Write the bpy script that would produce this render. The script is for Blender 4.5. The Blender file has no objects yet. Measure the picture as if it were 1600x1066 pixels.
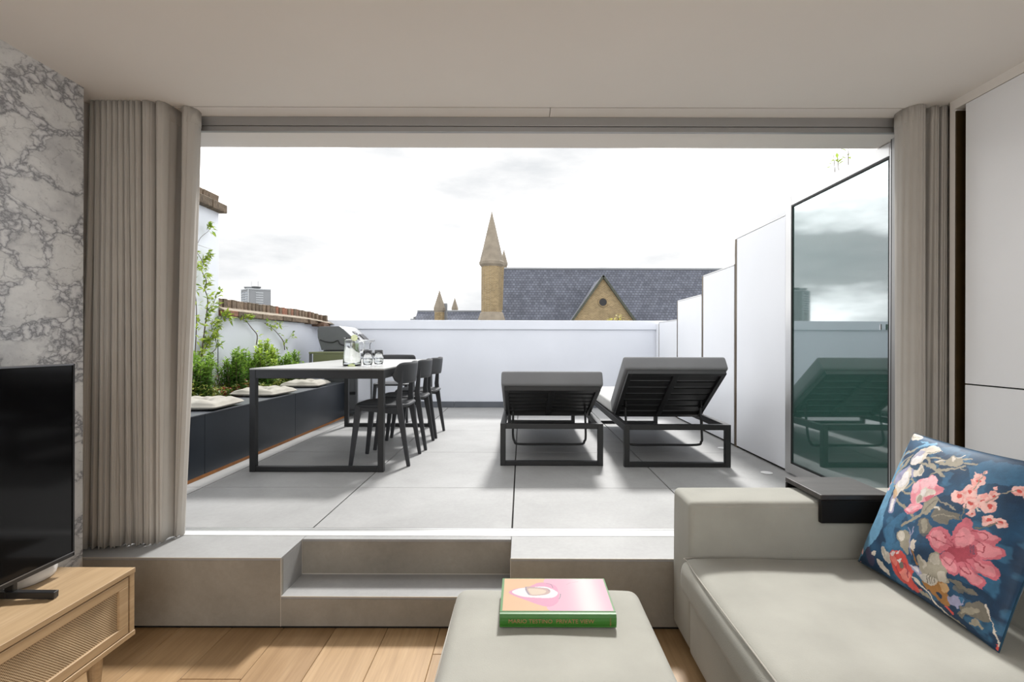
import bpy, bmesh, math, random
import numpy as np
from mathutils import Vector, Matrix

random.seed(7)
SC = bpy.context.scene
COL = SC.collection

# ------------------------------------------------------------------ camera
EYE = 1.238                     # eye height above the oak floor
cam_data = bpy.data.cameras.new('camera')
cam = bpy.data.objects.new('camera', cam_data)
COL.objects.link(cam)
cam_data.sensor_width = 36.0
cam_data.lens = 17.01
cam_data.shift_x = -15 / 1600
cam_data.shift_y = 2 / 1600
cam_data.clip_start = 0.02
cam_data.clip_end = 2000
cam.matrix_world = (Matrix.Translation((0, 0, EYE)) @ Matrix.Rotation(math.pi / 2, 4, 'X')
                    @ Matrix.Rotation(math.radians(0.15), 4, 'Z'))
SC.camera = cam

# ------------------------------------------------------------------ sky, sun, exposure
vs = SC.view_settings
vs.view_transform = 'Standard'
vs.look = 'None'
vs.gamma = 1.0
vs.use_curve_mapping = False
vs.exposure = 0.45
SKY_STRENGTH = 3.0
SUN_STRENGTH = 3.3

world = bpy.data.worlds.new('overcast_sky')
SC.world = world
world.use_nodes = True
nt = world.node_tree
nt.nodes.clear()
wout = nt.nodes.new('ShaderNodeOutputWorld')
wbg = nt.nodes.new('ShaderNodeBackground')
wtc = nt.nodes.new('ShaderNodeTexCoord')
wmp = nt.nodes.new('ShaderNodeMapping')
wmp.inputs['Scale'].default_value = (1.0, 1.0, 3.2)
wno = nt.nodes.new('ShaderNodeTexNoise')
wno.inputs['Scale'].default_value = 2.6
wno.inputs['Detail'].default_value = 6
wno.inputs['Roughness'].default_value = 0.55
wrp = nt.nodes.new('ShaderNodeValToRGB')
wrp.color_ramp.elements[0].position = 0.34
wrp.color_ramp.elements[0].color = (0.203, 0.208, 0.213, 1)
wrp.color_ramp.elements[1].position = 0.60
wrp.color_ramp.elements[1].color = (0.74, 0.74, 0.735, 1)
wmid = wrp.color_ramp.elements.new(0.45)
wmid.color = (0.252, 0.253, 0.254, 1)
nt.links.new(wtc.outputs['Generated'], wmp.inputs['Vector'])
nt.links.new(wmp.outputs['Vector'], wno.inputs['Vector'])
nt.links.new(wno.outputs['Fac'], wrp.inputs['Fac'])
nt.links.new(wrp.outputs['Color'], wbg.inputs['Color'])
nt.links.new(wbg.outputs['Background'], wout.inputs['Surface'])
wbg.inputs['Strength'].default_value = SKY_STRENGTH

sun_data = bpy.data.lights.new('sun', 'SUN')
sun_data.energy = SUN_STRENGTH
sun_data.angle = math.radians(7)
sun_data.color = (1.0, 0.985, 0.96)
sun = bpy.data.objects.new('sun', sun_data)
COL.objects.link(sun)
sun.location = (2, 12, 14)
sun.rotation_euler = Vector((-0.13, -0.66, -0.80)).to_track_quat('-Z', 'Y').to_euler()

# added fill lamp behind the viewer, brightens the dark interior from the back
day = bpy.data.lights.new('added_back_fill', 'AREA')
day.shape = 'RECTANGLE'; day.size = 3.5; day.size_y = 2.0
day.energy = 5.5
day.color = (1.0, 0.985, 0.96)
back_fill_o = bpy.data.objects.new('added_back_fill', day)
COL.objects.link(back_fill_o)
back_fill_o.location = (0, -2.97, 1.2)
back_fill_o.rotation_euler = (math.pi / 2, 0, 0)     # shines along +Y into the room
# added fill lamp under the ceiling, brightens the room from above
roofl = bpy.data.lights.new('added_top_fill', 'AREA')
roofl.shape = 'RECTANGLE'; roofl.size = 2.4; roofl.size_y = 1.5
roofl.energy = 26
roofl.color = (1.0, 0.985, 0.965)
top_fill_o = bpy.data.objects.new('added_top_fill', roofl)
COL.objects.link(top_fill_o)
top_fill_o.location = (0, -1.3, 2.31)

# ------------------------------------------------------------------ materials
def lin(c):
    return tuple(((v / 255) / 12.92 if v / 255 <= 0.04045 else ((v / 255 + 0.055) / 1.055) ** 2.4) for v in c)

def rgb(r, g, b):
    return lin((r, g, b)) + (1.0,)

class NT:
    def __init__(self, name):
        self.m = bpy.data.materials.new(name)
        self.m.use_nodes = True
        self.t = self.m.node_tree
        self.b = self.t.nodes['Principled BSDF']
    def n(self, kind, **kw):
        nd = self.t.nodes.new('ShaderNode' + kind)
        for k, v in kw.items():
            if k in nd.inputs:
                nd.inputs[k].default_value = v
            else:
                setattr(nd, k, v)
        return nd
    def l(self, a, b):
        self.t.links.new(a, b)
    def ramp(self, fac, stops):
        r = self.n('ValToRGB')
        e = r.color_ramp.elements
        while len(e) < len(stops):
            e.new(0.5)
        for i, (p, c) in enumerate(stops):
            e[i].position = p
            e[i].color = c
        self.l(fac, r.inputs['Fac'])
        return r.outputs['Color']
    def mix(self, fac, a, b, mode='MIX'):
        m = self.n('Mix', data_type='RGBA', blend_type=mode)
        for sock, v in ((m.inputs[0], fac), (m.inputs[6], a), (m.inputs[7], b)):
            if hasattr(v, 'is_output'):
                self.l(v, sock)
            else:
                sock.default_value = v
        return m.outputs[2]
    def coord(self, kind='Object', scale=(1, 1, 1), rot=(0, 0, 0)):
        tc = self.n('TexCoord')
        mp = self.n('Mapping')
        mp.inputs['Scale'].default_value = scale
        mp.inputs['Rotation'].default_value = rot
        self.l(tc.outputs[kind], mp.inputs['Vector'])
        return mp.outputs['Vector']
    def noise(self, vec, scale, detail=4, rough=0.5, dist=0.0):
        nd = self.n('TexNoise', Scale=scale, Detail=detail, Roughness=rough, Distortion=dist)
        self.l(vec, nd.inputs['Vector'])
        return nd.outputs['Fac']
    def bump(self, height, strength=0.2, dist=0.01):
        b = self.n('Bump', Strength=strength, Distance=dist)
        self.l(height, b.inputs['Height'])
        self.l(b.outputs['Normal'], self.b.inputs['Normal'])
    def set(self, **kw):
        for k, v in kw.items():
            self.b.inputs[k.replace('_', ' ')].default_value = v
        return self

M = {}
def plain(key, color, rough=0.5, metal=0.0, var=0.06, scale=6.0, bump=0.0, bscale=60, spec=0.5, sheen=0.0, coat=0.0):
    t = NT(key)
    t.set(Roughness=rough, Metallic=metal)
    t.b.inputs['Specular IOR Level'].default_value = spec
    if sheen:
        t.b.inputs['Sheen Weight'].default_value = sheen
        t.b.inputs['Sheen Roughness'].default_value = 0.4
    if coat:
        t.b.inputs['Coat Weight'].default_value = coat
        t.b.inputs['Coat Roughness'].default_value = 0.1
    v = t.coord()
    f = t.noise(v, scale, 5)
    lo = tuple(c * (1 - var) for c in color[:3]) + (1,)
    hi = tuple(min(1, c * (1 + var)) for c in color[:3]) + (1,)
    t.l(t.ramp(f, [(0.3, lo), (0.7, hi)]), t.b.inputs['Base Color'])
    if bump:
        t.bump(t.noise(v, bscale, 4), bump, 0.004)
    M[key] = t.m
    return t

plain('plaster', (0.84, 0.80, 0.755, 1), 0.8, var=0.015, scale=2, bump=0.02, bscale=120)
plain('white_wall', (0.73, 0.76, 0.83, 1), 0.75, var=0.03, scale=1.5, bump=0.08, bscale=25)
plain('fence_white', (0.79, 0.81, 0.855, 1), 0.45, var=0.02, scale=1.2)
plain('cupboard_white', (0.88, 0.885, 0.90, 1), 0.35, var=0.01)
plain('bronze', (0.075, 0.048, 0.020, 1), 0.35, metal=0.3, var=0.2, scale=12)
plain('aluminium', (0.36, 0.355, 0.35, 1), 0.42, metal=0.55, var=0.03)
plain('aluminium_light', (0.62, 0.62, 0.62, 1), 0.32, metal=0.7, var=0.02)
plain('sill', (0.78, 0.78, 0.78, 1), 0.35, metal=0.3, var=0.02)
plain('gasket', (0.012, 0.012, 0.013, 1), 0.6)
plain('shadow_gap', (0.02, 0.018, 0.016, 1), 0.9)
plain('tile_trim', (0.55, 0.52, 0.47, 1), 0.4, metal=0.3)
plain('charcoal', (0.013, 0.0135, 0.0145, 1), 0.45, var=0.1, spec=0.5)
plain('chair_plastic', (0.026, 0.0275, 0.031, 1), 0.5, var=0.05, bump=0.03, bscale=200)
plain('navy', (0.012, 0.017, 0.025, 1), 0.36, var=0.15, scale=3)
plain('ledge', (0.085, 0.092, 0.105, 1), 0.35, var=0.1)
plain('orange_timber', (0.42, 0.16, 0.035, 1), 0.6, var=0.15, scale=20)
plain('skirting', (0.11, 0.12, 0.14, 1), 0.5, var=0.1)
plain('soil', (0.035, 0.024, 0.016, 1), 0.95, var=0.4, scale=40, bump=0.6, bscale=60)
plain('tv_body', (0.012, 0.012, 0.013, 1), 0.35)
plain('tv_edge', (0.25, 0.25, 0.26, 1), 0.3, metal=0.8)
plain('white_plastic', (0.72, 0.71, 0.70, 1), 0.4, var=0.02)
plain('steel', (0.72, 0.72, 0.72, 1), 0.22, metal=0.9, var=0.03)
plain('grill_grey', (0.10, 0.105, 0.11, 1), 0.5, var=0.06)
plain('steel_plant_reflection', (0.13, 0.145, 0.07, 1), 0.45, var=0.05)  # steel shelf with the plants' green reflection put into its colour
plain('rubber', (0.015, 0.015, 0.016, 1), 0.7)
plain('lime', (0.42, 0.56, 0.10, 1), 0.4, var=0.2, scale=60)
plain('lime_flesh', (0.75, 0.80, 0.48, 1), 0.3, var=0.15, scale=90)
plain('green_cloth', (0.030, 0.145, 0.012, 1), 0.45, var=0.08, scale=30)
plain('paper', (0.80, 0.78, 0.72, 1), 0.8, var=0.05, scale=200)
plain('gold_print', (0.30, 0.15, 0.06, 1), 0.5)
plain('city_ground', (0.22, 0.22, 0.21, 1), 0.9, var=0.3, scale=0.02)
plain('stone_spire', (0.235, 0.20, 0.155, 1), 0.85, var=0.18, scale=1.5, bump=0.3, bscale=6)
plain('verge', (0.055, 0.06, 0.045, 1), 0.7, var=0.3, scale=4)
plain('concrete_block', (0.24, 0.25, 0.265, 1), 0.8, var=0.05, scale=0.2)
plain('concrete_pale', (0.42, 0.44, 0.46, 1), 0.8, var=0.05, scale=0.2)
plain('tower_glass', (0.16, 0.19, 0.23, 1), 0.2, var=0.2, scale=0.3)
plain('twig', (0.085, 0.055, 0.035, 1), 0.8, var=0.25, scale=30)
plain('mortar', (0.26, 0.22, 0.17, 1), 0.9, var=0.2, scale=14, bump=0.5, bscale=40)
plain('dark_wood_edge', (0.007, 0.006, 0.0055, 1), 0.5, spec=0.2)

# velvet-like upholstery and cloths
def fabric(key, color, weave=350, rough=0.85, sheen=0.25, var=0.08, scale=5, bump=0.25):
    t = plain(key, color, rough, var=var, scale=scale, sheen=sheen, spec=0.2)
    v = t.coord()
    a = t.noise(v, weave, 2)
    b = t.noise(v, 9, 3)
    mth = t.n('Math', operation='ADD')
    t.l(a, mth.inputs[0]); t.l(b, mth.inputs[1])
    t.bump(mth.outputs[0], bump, 0.003)
    return t
fabric('sofa', (0.35, 0.345, 0.307, 1), sheen=0.15)
fabric('sofa_seam', (0.36, 0.34, 0.30, 1))
fabric('curtain', (0.46, 0.43, 0.39, 1), weave=500, var=0.04, sheen=0.1)
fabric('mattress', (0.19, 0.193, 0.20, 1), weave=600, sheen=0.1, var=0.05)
fabric('mattress_sunlit', (0.50, 0.50, 0.49, 1), weave=600, sheen=0.1, var=0.05)  # paler copy of the mattress cloth, sunlight put into the colour
fabric('seat_pad', (0.36, 0.34, 0.295, 1), weave=400, var=0.06, bump=0.4)
fabric('pillow_back', (0.02, 0.06, 0.10, 1), weave=400)

# oak with grain along the object's Y axis
def oak(key, stops, scale=(9, 1.1, 9), rough=0.45, use_random=True):
    t = NT(key)
    t.set(Roughness=rough)
    tc = t.n('TexCoord')
    mp = t.n('Mapping')
    mp.inputs['Scale'].default_value = scale
    t.l(tc.outputs['Object'], mp.inputs['Vector'])
    oi = t.n('ObjectInfo')
    if use_random:
        cmb = t.n('CombineXYZ')
        mu = t.n('Math', operation='MULTIPLY'); mu.inputs[1].default_value = 37.0
        t.l(oi.outputs['Random'], mu.inputs[0])
        t.l(mu.outputs[0], cmb.inputs[0]); t.l(mu.outputs[0], cmb.inputs[1])
        t.l(cmb.outputs[0], mp.inputs['Location'])
    f1 = t.noise(mp.outputs['Vector'], 1.6, 5, 0.55, 0.8)
    mp2 = t.n('Mapping')
    mp2.inputs['Scale'].default_value = (90, 3, 90)
    t.l(tc.outputs['Object'], mp2.inputs['Vector'])
    f2 = t.noise(mp2.outputs['Vector'], 1.0, 4, 0.6)
    c1 = t.ramp(f1, stops)
    c2 = t.ramp(f2, [(0.3, (0.86, 0.84, 0.82, 1)), (0.6, (1.04, 1.04, 1.04, 1))])
    c = t.mix(1.0, c1, c2, 'MULTIPLY')
    if use_random:
        tone = t.ramp(oi.outputs['Random'], [(0.0, (0.84, 0.80, 0.76, 1)), (1.0, (1.12, 1.12, 1.12, 1))])
        c = t.mix(1.0, c, tone, 'MULTIPLY')
    t.l(c, t.b.inputs['Base Color'])
    t.bump(f2, 0.08, 0.002)
    M[key] = t.m
oak('oak_floor', [(0.25, (0.30, 0.19, 0.092, 1)), (0.55, (0.38, 0.25, 0.13, 1)), (0.8, (0.43, 0.30, 0.168, 1))])
oak('oak_console', [(0.25, (0.36, 0.245, 0.135, 1)), (0.55, (0.43, 0.30, 0.17, 1)), (0.8, (0.48, 0.345, 0.21, 1))], use_random=False)
oak('tray_wood', [(0.25, (0.020, 0.016, 0.014, 1)), (0.6, (0.045, 0.038, 0.034, 1)), (0.85, (0.10, 0.09, 0.085, 1))],
    scale=(1.5, 14, 14), rough=0.4, use_random=False)

# porcelain tiles
def porcelain(key, lo, hi, rough=0.5):
    t = NT(key)
    t.set(Roughness=rough)
    g = t.n('NewGeometry')
    f = t.noise(g.outputs['Position'], 2.2, 7, 0.62, 0.4)
    f2 = t.noise(g.outputs['Position'], 45, 4, 0.7)
    c = t.ramp(f, [(0.3, lo), (0.7, hi)])
    c2 = t.ramp(f2, [(0.3, (0.94, 0.94, 0.94, 1)), (0.65, (1.03, 1.03, 1.03, 1))])
    t.l(t.mix(1.0, c, c2, 'MULTIPLY'), t.b.inputs['Base Color'])
    M[key] = t.m
porcelain('terrace_tile', (0.265, 0.264, 0.261, 1), (0.335, 0.334, 0.331, 1))
porcelain('step_tile', (0.21, 0.19, 0.16, 1), (0.335, 0.305, 0.26, 1))

# marble: two voronoi scales of breccia, veins along the cell borders
t = NT('marble')
t.set(Roughness=0.28)
v = t.coord('Object', (1, 0.85, 1.15), (0.7, 0.2, 0.3))
nz = t.n('TexNoise', Scale=5.0, Detail=7, Roughness=0.6)
t.l(v, nz.inputs['Vector'])
wv = t.n('VectorMath', operation='MULTIPLY_ADD')
t.l(nz.outputs['Color'], wv.inputs[0])
wv.inputs[1].default_value = (0.17, 0.17, 0.17)
t.l(v, wv.inputs[2])
nz2 = t.n('TexNoise', Scale=19.0, Detail=4, Roughness=0.6)
t.l(v, nz2.inputs['Vector'])
wv2 = t.n('VectorMath', operation='MULTIPLY_ADD')
t.l(nz2.outputs['Color'], wv2.inputs[0])
wv2.inputs[1].default_value = (0.055, 0.055, 0.055)
t.l(wv.outputs[0], wv2.inputs[2])
wv = wv2
def vor(vec, scale):
    nd = t.n('TexVoronoi', feature='DISTANCE_TO_EDGE', Scale=scale)
    t.l(vec, nd.inputs['Vector'])
    return nd.outputs['Distance']
# pale fragments of many sizes in a grey matrix, with fine dark veins
d_big = vor(wv.outputs[0], 4.6)
thick = t.n('Math', operation='MULTIPLY_ADD'); thick.inputs[1].default_value = -0.55; thick.inputs[2].default_value = 0.215
t.l(t.noise(v, 3.1, 4, 0.6), thick.inputs[0])
sm_ = t.n('Math', operation='ADD')
t.l(d_big, sm_.inputs[0]); t.l(thick.outputs[0], sm_.inputs[1])
mask = t.ramp(sm_.outputs[0], [(0.0, (0, 0, 0, 1)), (0.035, (1, 1, 1, 1))])
rim = t.ramp(sm_.outputs[0], [(0.0, (1, 1, 1, 1)), (0.012, (0.58, 0.58, 0.59, 1)), (0.03, (0.86, 0.86, 0.87, 1)), (0.09, (1, 1, 1, 1))])
matrix = t.ramp(vor(wv.outputs[0], 24.0), [(0.0, (0.21, 0.21, 0.22, 1)), (0.05, (0.37, 0.37, 0.385, 1)), (0.14, (0.55, 0.55, 0.565, 1)), (0.3, (0.72, 0.72, 0.72, 1))])
frag = t.ramp(t.noise(wv.outputs[0], 4.0, 6, 0.65), [(0.3, (0.52, 0.52, 0.525, 1)), (0.48, (0.69, 0.69, 0.68, 1)), (0.65, (0.80, 0.80, 0.79, 1))])
crack = t.ramp(vor(wv.outputs[0], 10.0), [(0.0, (0.55, 0.55, 0.56, 1)), (0.018, (0.84, 0.84, 0.85, 1)), (0.05, (1, 1, 1, 1))])
cz_n = t.ramp(t.noise(v, 3.7, 4, 0.6, 1.0), [(0.46, (0, 0, 0, 1)), (0.58, (1, 1, 1, 1))])
frag = t.mix(1.0, frag, t.mix(cz_n, (1, 1, 1, 1), crack), 'MULTIPLY')
col = t.mix(1.0, t.mix(mask, matrix, frag), rim, 'MULTIPLY')
spk = t.ramp(t.noise(v, 60, 3, 0.7), [(0.25, (0.72, 0.72, 0.73, 1)), (0.42, (1, 1, 1, 1))])
t.l(t.mix(1.0, col, spk, 'MULTIPLY'), t.b.inputs['Base Color'])
M['marble'] = t.m

# rattan weave
t = NT('rattan')
t.set(Roughness=0.7)
v = t.coord('Object', (1, 1, 1))
sx = t.n('SeparateXYZ'); t.l(v, sx.inputs[0])
def wave_of(sock, freq):
    a = t.n('Math', operation='MULTIPLY'); a.inputs[1].default_value = freq
    t.l(sock, a.inputs[0])
    s = t.n('Math', operation='SINE'); t.l(a.outputs[0], s.inputs[0])
    return s.outputs[0]
mul = t.n('Math', operation='MULTIPLY')
t.l(wave_of(sx.outputs['Y'], 2 * math.pi / 0.0085), mul.inputs[0])
t.l(wave_of(sx.outputs['Z'], 2 * math.pi / 0.0085), mul.inputs[1])
half = t.n('Math', operation='MULTIPLY_ADD'); half.inputs[1].default_value = 0.5; half.inputs[2].default_value = 0.5
t.l(mul.outputs[0], half.inputs[0])
wn = t.noise(v, 14, 3)
c = t.ramp(half.outputs[0], [(0.15, (0.10, 0.062, 0.028, 1)), (0.45, (0.38, 0.27, 0.155, 1)), (0.8, (0.55, 0.42, 0.27, 1))])
c2 = t.ramp(wn, [(0.3, (0.86, 0.86, 0.86, 1)), (0.7, (1.1, 1.1, 1.1, 1))])
t.l(t.mix(1.0, c, c2, 'MULTIPLY'), t.b.inputs['Base Color'])
t.bump(half.outputs[0], 0.7, 0.002)
M['rattan'] = t.m

# table top: pale ceramic
t = plain('table_top', (0.34, 0.34, 0.33, 1), 0.3, var=0.05, scale=3)

# bricks tinted one by one
t = NT('old_brick')
t.set(Roughness=0.9)
oi = t.n('ObjectInfo')
v = t.coord()
c = t.ramp(oi.outputs['Random'], [(0.0, (0.10, 0.075, 0.05, 1)), (0.35, (0.155, 0.115, 0.08, 1)), (0.6, (0.185, 0.135, 0.09, 1)),
                                  (0.86, (0.13, 0.09, 0.062, 1)), (0.98, (0.24, 0.10, 0.06, 1))])
c2 = t.ramp(t.noise(v, 30, 5, 0.7), [(0.3, (0.45, 0.43, 0.41, 1)), (0.7, (1.5, 1.5, 1.5, 1))])
t.l(t.mix(1.0, c, c2, 'MULTIPLY'), t.b.inputs['Base Color'])
t.bump(t.noise(v, 60, 4), 0.6, 0.006)
M['old_brick'] = t.m

def brick_tex(key, c1, c2, mortar, bw, bh, ms, axis='XZ', stain=None):
    t = NT(key)
    t.set(Roughness=0.85)
    tc = t.n('TexCoord')
    sp = t.n('SeparateXYZ'); t.l(tc.outputs['Object'], sp.inputs[0])
    cb = t.n('CombineXYZ')
    if axis == 'XZ':
        t.l(sp.outputs['X'], cb.inputs[0]); t.l(sp.outputs['Z'], cb.inputs[1])
    else:
        ad = t.n('Math', operation='ADD')
        t.l(sp.outputs['X'], ad.inputs[0]); t.l(sp.outputs['Y'], ad.inputs[1])
        t.l(ad.outputs[0], cb.inputs[0]); t.l(sp.outputs['Z'], cb.inputs[1])
    b = t.n('TexBrick', Scale=1.0)
    b.inputs['Color1'].default_value = c1
    b.inputs['Color2'].default_value = c2
    b.inputs['Mortar'].default_value = mortar
    b.inputs['Mortar Size'].default_value = ms
    b.inputs['Brick Width'].default_value = bw
    b.inputs['Row Height'].default_value = bh
    t.l(cb.outputs[0], b.inputs['Vector'])
    col = b.outputs['Color']
    nz = t.ramp(t.noise(tc.outputs['Object'], 0.7, 6, 0.7), [(0.3, (0.72, 0.72, 0.72, 1)), (0.7, (1.2, 1.2, 1.2, 1))])
    col = t.mix(1.0, col, nz, 'MULTIPLY')
    t.l(col, t.b.inputs['Base Color'])
    bp = t.n('Bump', Strength=0.4, Distance=0.03)
    t.l(b.outputs['Fac'], bp.inputs['Height'])
    bp.invert = True
    t.l(bp.outputs['Normal'], t.b.inputs['Normal'])
    M[key] = t.m
brick_tex('slate', (0.085, 0.093, 0.12, 1), (0.135, 0.145, 0.18, 1), (0.04, 0.043, 0.055, 1), 0.34, 0.27, 0.022)
brick_tex('stock_brick', (0.30, 0.215, 0.105, 1), (0.21, 0.145, 0.065, 1), (0.30, 0.26, 0.19, 1), 0.28, 0.105, 0.012, 'XYZ')

# glass kinds
def glass(key, color, rough=0.0, ior=1.45):
    t = NT(key)
    t.set(Roughness=rough, IOR=ior)
    t.b.inputs['Transmission Weight'].default_value = 1.0
    t.b.inputs['Base Color'].default_value = color
    M[key] = t.m
    return t
glass('clear_glass', (0.98, 0.99, 0.985, 1))
glass('smoked_glass', (0.90, 0.91, 0.92, 1))
glass('water', (0.97, 0.985, 0.97, 1), ior=1.333)

# door pane: boosted mirror reflection over tinted glass, green haze painted in
t = NT('door_pane')
t.t.nodes.remove(t.b)
out = t.t.nodes['Material Output']
tr = t.n('BsdfTransparent'); tr.inputs['Color'].default_value = (0.55, 0.72, 0.66, 1)
gl = t.n('BsdfGlossy', Roughness=0.03); gl.inputs['Color'].default_value = (0.92, 0.97, 1.0, 1)
lw = t.n('LayerWeight', Blend=0.32)
mx = t.n('MixShader')
ad = t.n('Math', operation='ADD', use_clamp=True); ad.inputs[1].default_value = 0.38
t.l(lw.outputs['Fresnel'], ad.inputs[0]); t.l(ad.outputs[0], mx.inputs[0]); t.l(tr.outputs[0], mx.inputs[1]); t.l(gl.outputs[0], mx.inputs[2])
df = t.n('BsdfDiffuse'); df.inputs['Color'].default_value = (0.14, 0.30, 0.26, 1)
mx2 = t.n('MixShader', Fac=0.18)
t.l(mx.outputs[0], mx2.inputs[1]); t.l(df.outputs[0], mx2.inputs[2])
t.l(mx2.outputs[0], out.inputs['Surface'])
M['door_pane'] = t.m

# TV screen
t = NT('tv_screen')
t.set(Roughness=0.09)
t.b.inputs['Base Color'].default_value = (0.004, 0.004, 0.0045, 1)
t.b.inputs['Specular IOR Level'].default_value = 0.22
M['tv_screen'] = t.m

# leaves, tinted leaf by leaf with a colour attribute
def leafmat(key):
    t = NT(key)
    t.set(Roughness=0.5)
    at = t.n('VertexColor'); at.layer_name = 'tint'
    t.l(at.outputs['Color'], t.b.inputs['Base Color'])
    tl = t.n('BsdfTranslucent')
    t.l(at.outputs['Color'], tl.inputs['Color'])
    mx = t.n('MixShader', Fac=0.35)
    out = t.t.nodes['Material Output']
    t.l(t.b.outputs[0], mx.inputs[1]); t.l(tl.outputs[0], mx.inputs[2])
    t.l(mx.outputs[0], out.inputs['Surface'])
    M[key] = t.m
leafmat('leaf')

# printed cloth / print: colours held per vertex as flat print
def printmat(key, rough, bump=0.0):
    t = NT(key)
    t.set(Roughness=rough)
    at = t.n('VertexColor'); at.layer_name = 'print'
    t.l(at.outputs['Color'], t.b.inputs['Base Color'])
    if bump:
        t.bump(t.noise(t.coord(), 350, 2), bump, 0.002)
    M[key] = t.m
printmat('pillow_print', 0.6, 0.2)
printmat('book_print', 0.5)

# ------------------------------------------------------------------ building helpers
def meta(o, label=None, cat=None, group=None, kind=None):
    if label: o['label'] = label
    if cat: o['category'] = cat
    if group: o['group'] = group
    if kind: o['kind'] = kind
    return o

def empty(name, loc=(0, 0, 0), rz=0.0, **kw):
    o = bpy.data.objects.new(name, None)
    o.empty_display_size = 0.1
    COL.objects.link(o)
    o.location = loc
    o.rotation_euler = (0, 0, rz)
    return meta(o, **kw)

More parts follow.
